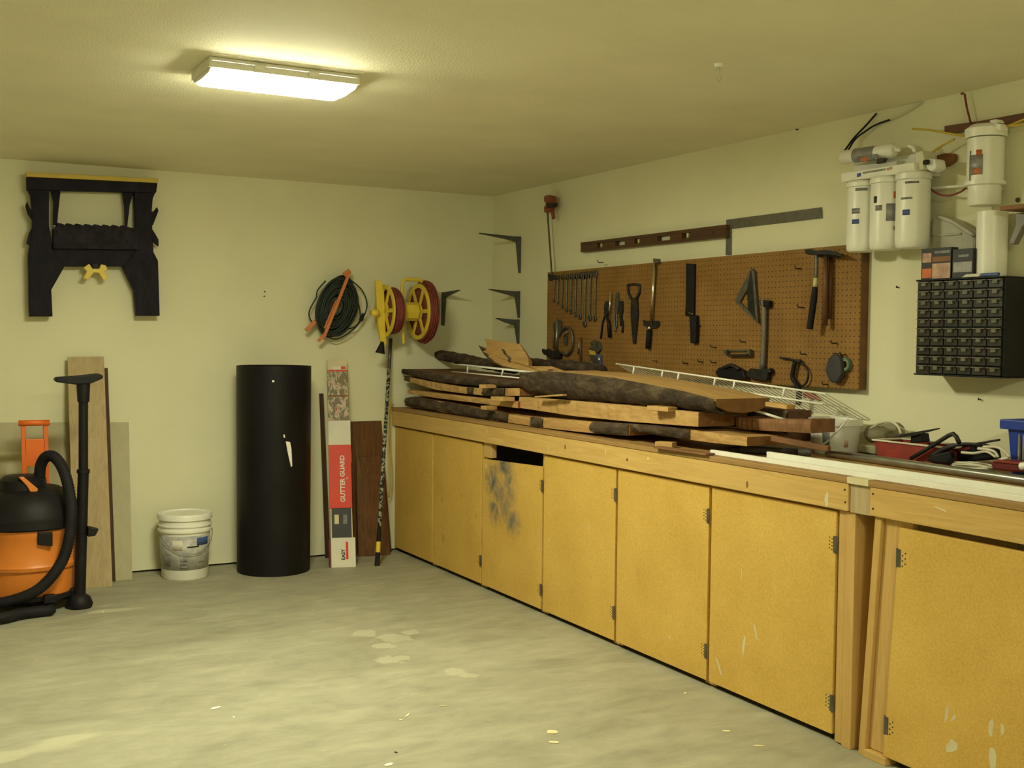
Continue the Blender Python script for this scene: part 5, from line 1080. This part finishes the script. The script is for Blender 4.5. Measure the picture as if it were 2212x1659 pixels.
for i in range(nc):
    for j in range(nr):
        c = V((XO+.006, y0+.006+cw*(i+.5), z0+ch*(j+.5)))
        if first is None:
            o1 = MB(); o1.add([p+c for p in dm.v], dm.f); d1 = o1.build('drawer', 'drawer_plastic', t); o2 = MB(); o2.add([p+c for p in lm.v], lm.f); l1 = o2.build('pull', 'drawer_edge', d1); first = (d1, l1, c)
        else:
            d2 = first[0].copy(); COL.objects.link(d2); d2.parent = t; d2.location = c-first[2]; l2 = first[1].copy(); COL.objects.link(l2); l2.parent = d2
zo = z1+.007
# things on top of the organiser
def box_on(name, label, cat, u0, u1, vt, X, dep, mt, face=()):
    A, B = ox(u0, vt, X), ox(u1, vt, X); t = thing(name, label, cat, V((X+dep/2, (A.y+B.y)/2, zo))); MB().bb(X, X+dep, B.y, A.y, zo+.0005, A.z).build('box', mt, t, bevel=.001); h = A.z-zo
    for (k0, k1, h0, h1, m2) in face: MB().bb(X-.0008, X, A.y+(B.y-A.y)*k1, A.y+(B.y-A.y)*k0, zo+h*h0, zo+h*h1).build('print', m2, t)
box_on('product_box', 'black and orange product box with a pink label on the drawer cabinet', 'box', 1991, 2055, 538, XO+.02, .04, 'black_card', ((.38, .98, .02, .50, 'pink_print'), (.38, .98, .56, .72, 'block_wood'), (.04, .34, .55, .85, 'pink_print'), (.04, .36, .05, .35, 'orange_print'), (.45, .95, .82, .90, 'grey_print')))
box_on('product_box', 'black product box with a grey label beside the orange one', 'box', 2058, 2102, 539, XO+.02, .035, 'black_card', ((.06, .96, .2, .55, 'silver_print'), (.3, .8, .72, .8, 'grey_print')))
A, B = ox(2075, 600, XO), ox(2112, 592, XO); o = MB().prism([(XO+.005, A.y, zo+.0015), (XO+.005, B.y, zo+.0015), (XO+.015, B.y-.01, zo+.014), (XO+.015, A.y-.012, zo+.012)], (.004, 0, 0)).build('paper_slip', 'white_card', None, org=V((XO, A.y, zo))); tag(o, 'white paper slip on the front edge of the drawer cabinet', 'paper')
A, B = ox(2115, 595, XO), ox(2154, 590, XO); o = MB().bb(XO+.004, XO+.018, B.y, A.y, zo+.001, zo+.013).build('blue_stick', 'blue_print', None, bevel=.003, org=V((XO+.01, (A.y+B.y)/2, zo))); tag(o, 'small blue bar below the white paper roll', 'bar')
# white roll standing on the organiser
Xr = XW-.075; ya, yb2 = ox(2116, 520, Xr).y, ox(2170, 520, Xr).y; rc = (ya-yb2)/2; ztp = ox(2140, 458, Xr).z; cc_ = V((Xr, (ya+yb2)/2, 0))
t = thing('paper_roll', 'tall white roll standing on the drawer cabinet under the filter housing', 'roll', V((Xr, (ya+yb2)/2, zo)))
MB().lathe([(rc*.5, zo+.0005), (rc, zo+.0005), (rc, ztp), (rc*.5, ztp), (rc*.5, zo+.0005)], cc_, seg=32).build('roll', 'white_plastic', t, 'auto'); MB().lathe([(rc*.40, zo+.0005), (rc*.49, zo+.0005), (rc*.49, ztp-.002), (rc*.40, ztp-.002), (rc*.40, zo+.0005)], cc_, seg=24).build('core', 'cream_card', t, 'auto')
# cloudy plastic bag behind the boxes
t = thing('plastic_bag', 'cloudy clear plastic bag piled on the drawer cabinet behind the boxes', 'plastic bag', ox(2060, 536, XW-.05)); L = [(872, 1345), (865, 1180), (880, 1085), (935, 1075), (1020, 1100), (1120, 1150), (1225, 1225), (1235, 1290), (1215, 1345)]
P = pts_x(zoom(L, *Z7), XW-.055); P = [V((p.x, p.y, max(p.z, zo+.001))) for p in P]
lo = [ox(*zoom([(870, 1345)], *Z7)[0], XW-.055).y, ox(*zoom([(1215, 1345)], *Z7)[0], XW-.055).y]
P[0] = V((XW-.055, lo[0], zo+.001)); P[-1] = V((XW-.055, lo[1], zo+.001))
MB().prism(P, (.05, 0, 0)).build('bag', 'cloudy_plastic', t, bevel=.012); xtube('fold', [(930, 1085), (1050, 1130), (1140, 1190), (1225, 1240)], Z7, XW-.06, .008, 'cloudy_plastic', t, sm=4); xtube('fold', [(880, 1240), (1000, 1235), (1120, 1225)], Z7, XW-.056, .005, 'cloudy_plastic', t, sm=4)
# nails in the right wall
for u, v_, lb in ((1941, 621, 'small dark hook nail in the wall left of the drawer cabinet'), (2118, 863, 'tiny red-brown nail in the wall under the drawer cabinet')):
    p = ox(u, v_, XW); o = MB().tube([p, p+V((-.012, 0, 0)), p+V((-.016, -.004, .005))], .003, 6).build('nail', 'dark_steel', None, True, org=p); tag(o, lb, 'nail')

# ================================================================== shavings and flakes on the floor
SH = [(465, 1530, .07, .012, .4, 'long white paint flake lying left on the open floor'), (880, 1546, .05, .006, .9, 'curled yellow shaving in the middle of the floor'), (866, 1556, .015, .01, 0, 'round yellow flake next to the curled shaving'), (960, 1525, .05, .004, -.3, 'straw-like sliver right of the curled shaving'), (1192, 1582, .05, .03, .3, 'pale flat flake upper of two near the bench end'), (1196, 1604, .03, .025, 1, 'pale flat flake lower of two near the bench end'), (840, 1652, .05, .012, .3, 'white flake at the very bottom edge of the picture'), (1570, 1580, .04, .012, -.5, 'wood chip on the floor near the last narrow door'), (1640, 1612, .05, .008, -.6, 'wood splinter on the floor before the cabinet post'), (1480, 1498, .02, .008, .2, 'small chip close to the cabinet foot'), (855, 1626, .012, .01, .1, 'tiny red speck low in the middle of the floor'), (505, 1550, .012, .01, .1, 'tiny yellow speck beside the long white flake'), (222, 1322, .015, .012, .5, 'small white crumb near the vacuum foot')]
for u, v_, a, b, r_, lb in SH:
    p = oz(u, v_, 0); rnd = random.Random(u); P = []
    for k in range(8):
        an = k*math.pi/4; q = rnd.uniform(.6, 1); x, y = math.cos(an)*a/2*q, math.sin(an)*b*q; P.append(p+V((x*math.cos(r_)-y*math.sin(r_), x*math.sin(r_)+y*math.cos(r_), .001)))
    o = MB().prism(P, (0, 0, .0015)).build('floor_flake', 'dark_red' if 'red' in lb.split() else 'white_paint' if 'white' in lb else 'shaving', None, org=p); tag(o, lb, 'flake', 'flakes on the floor')
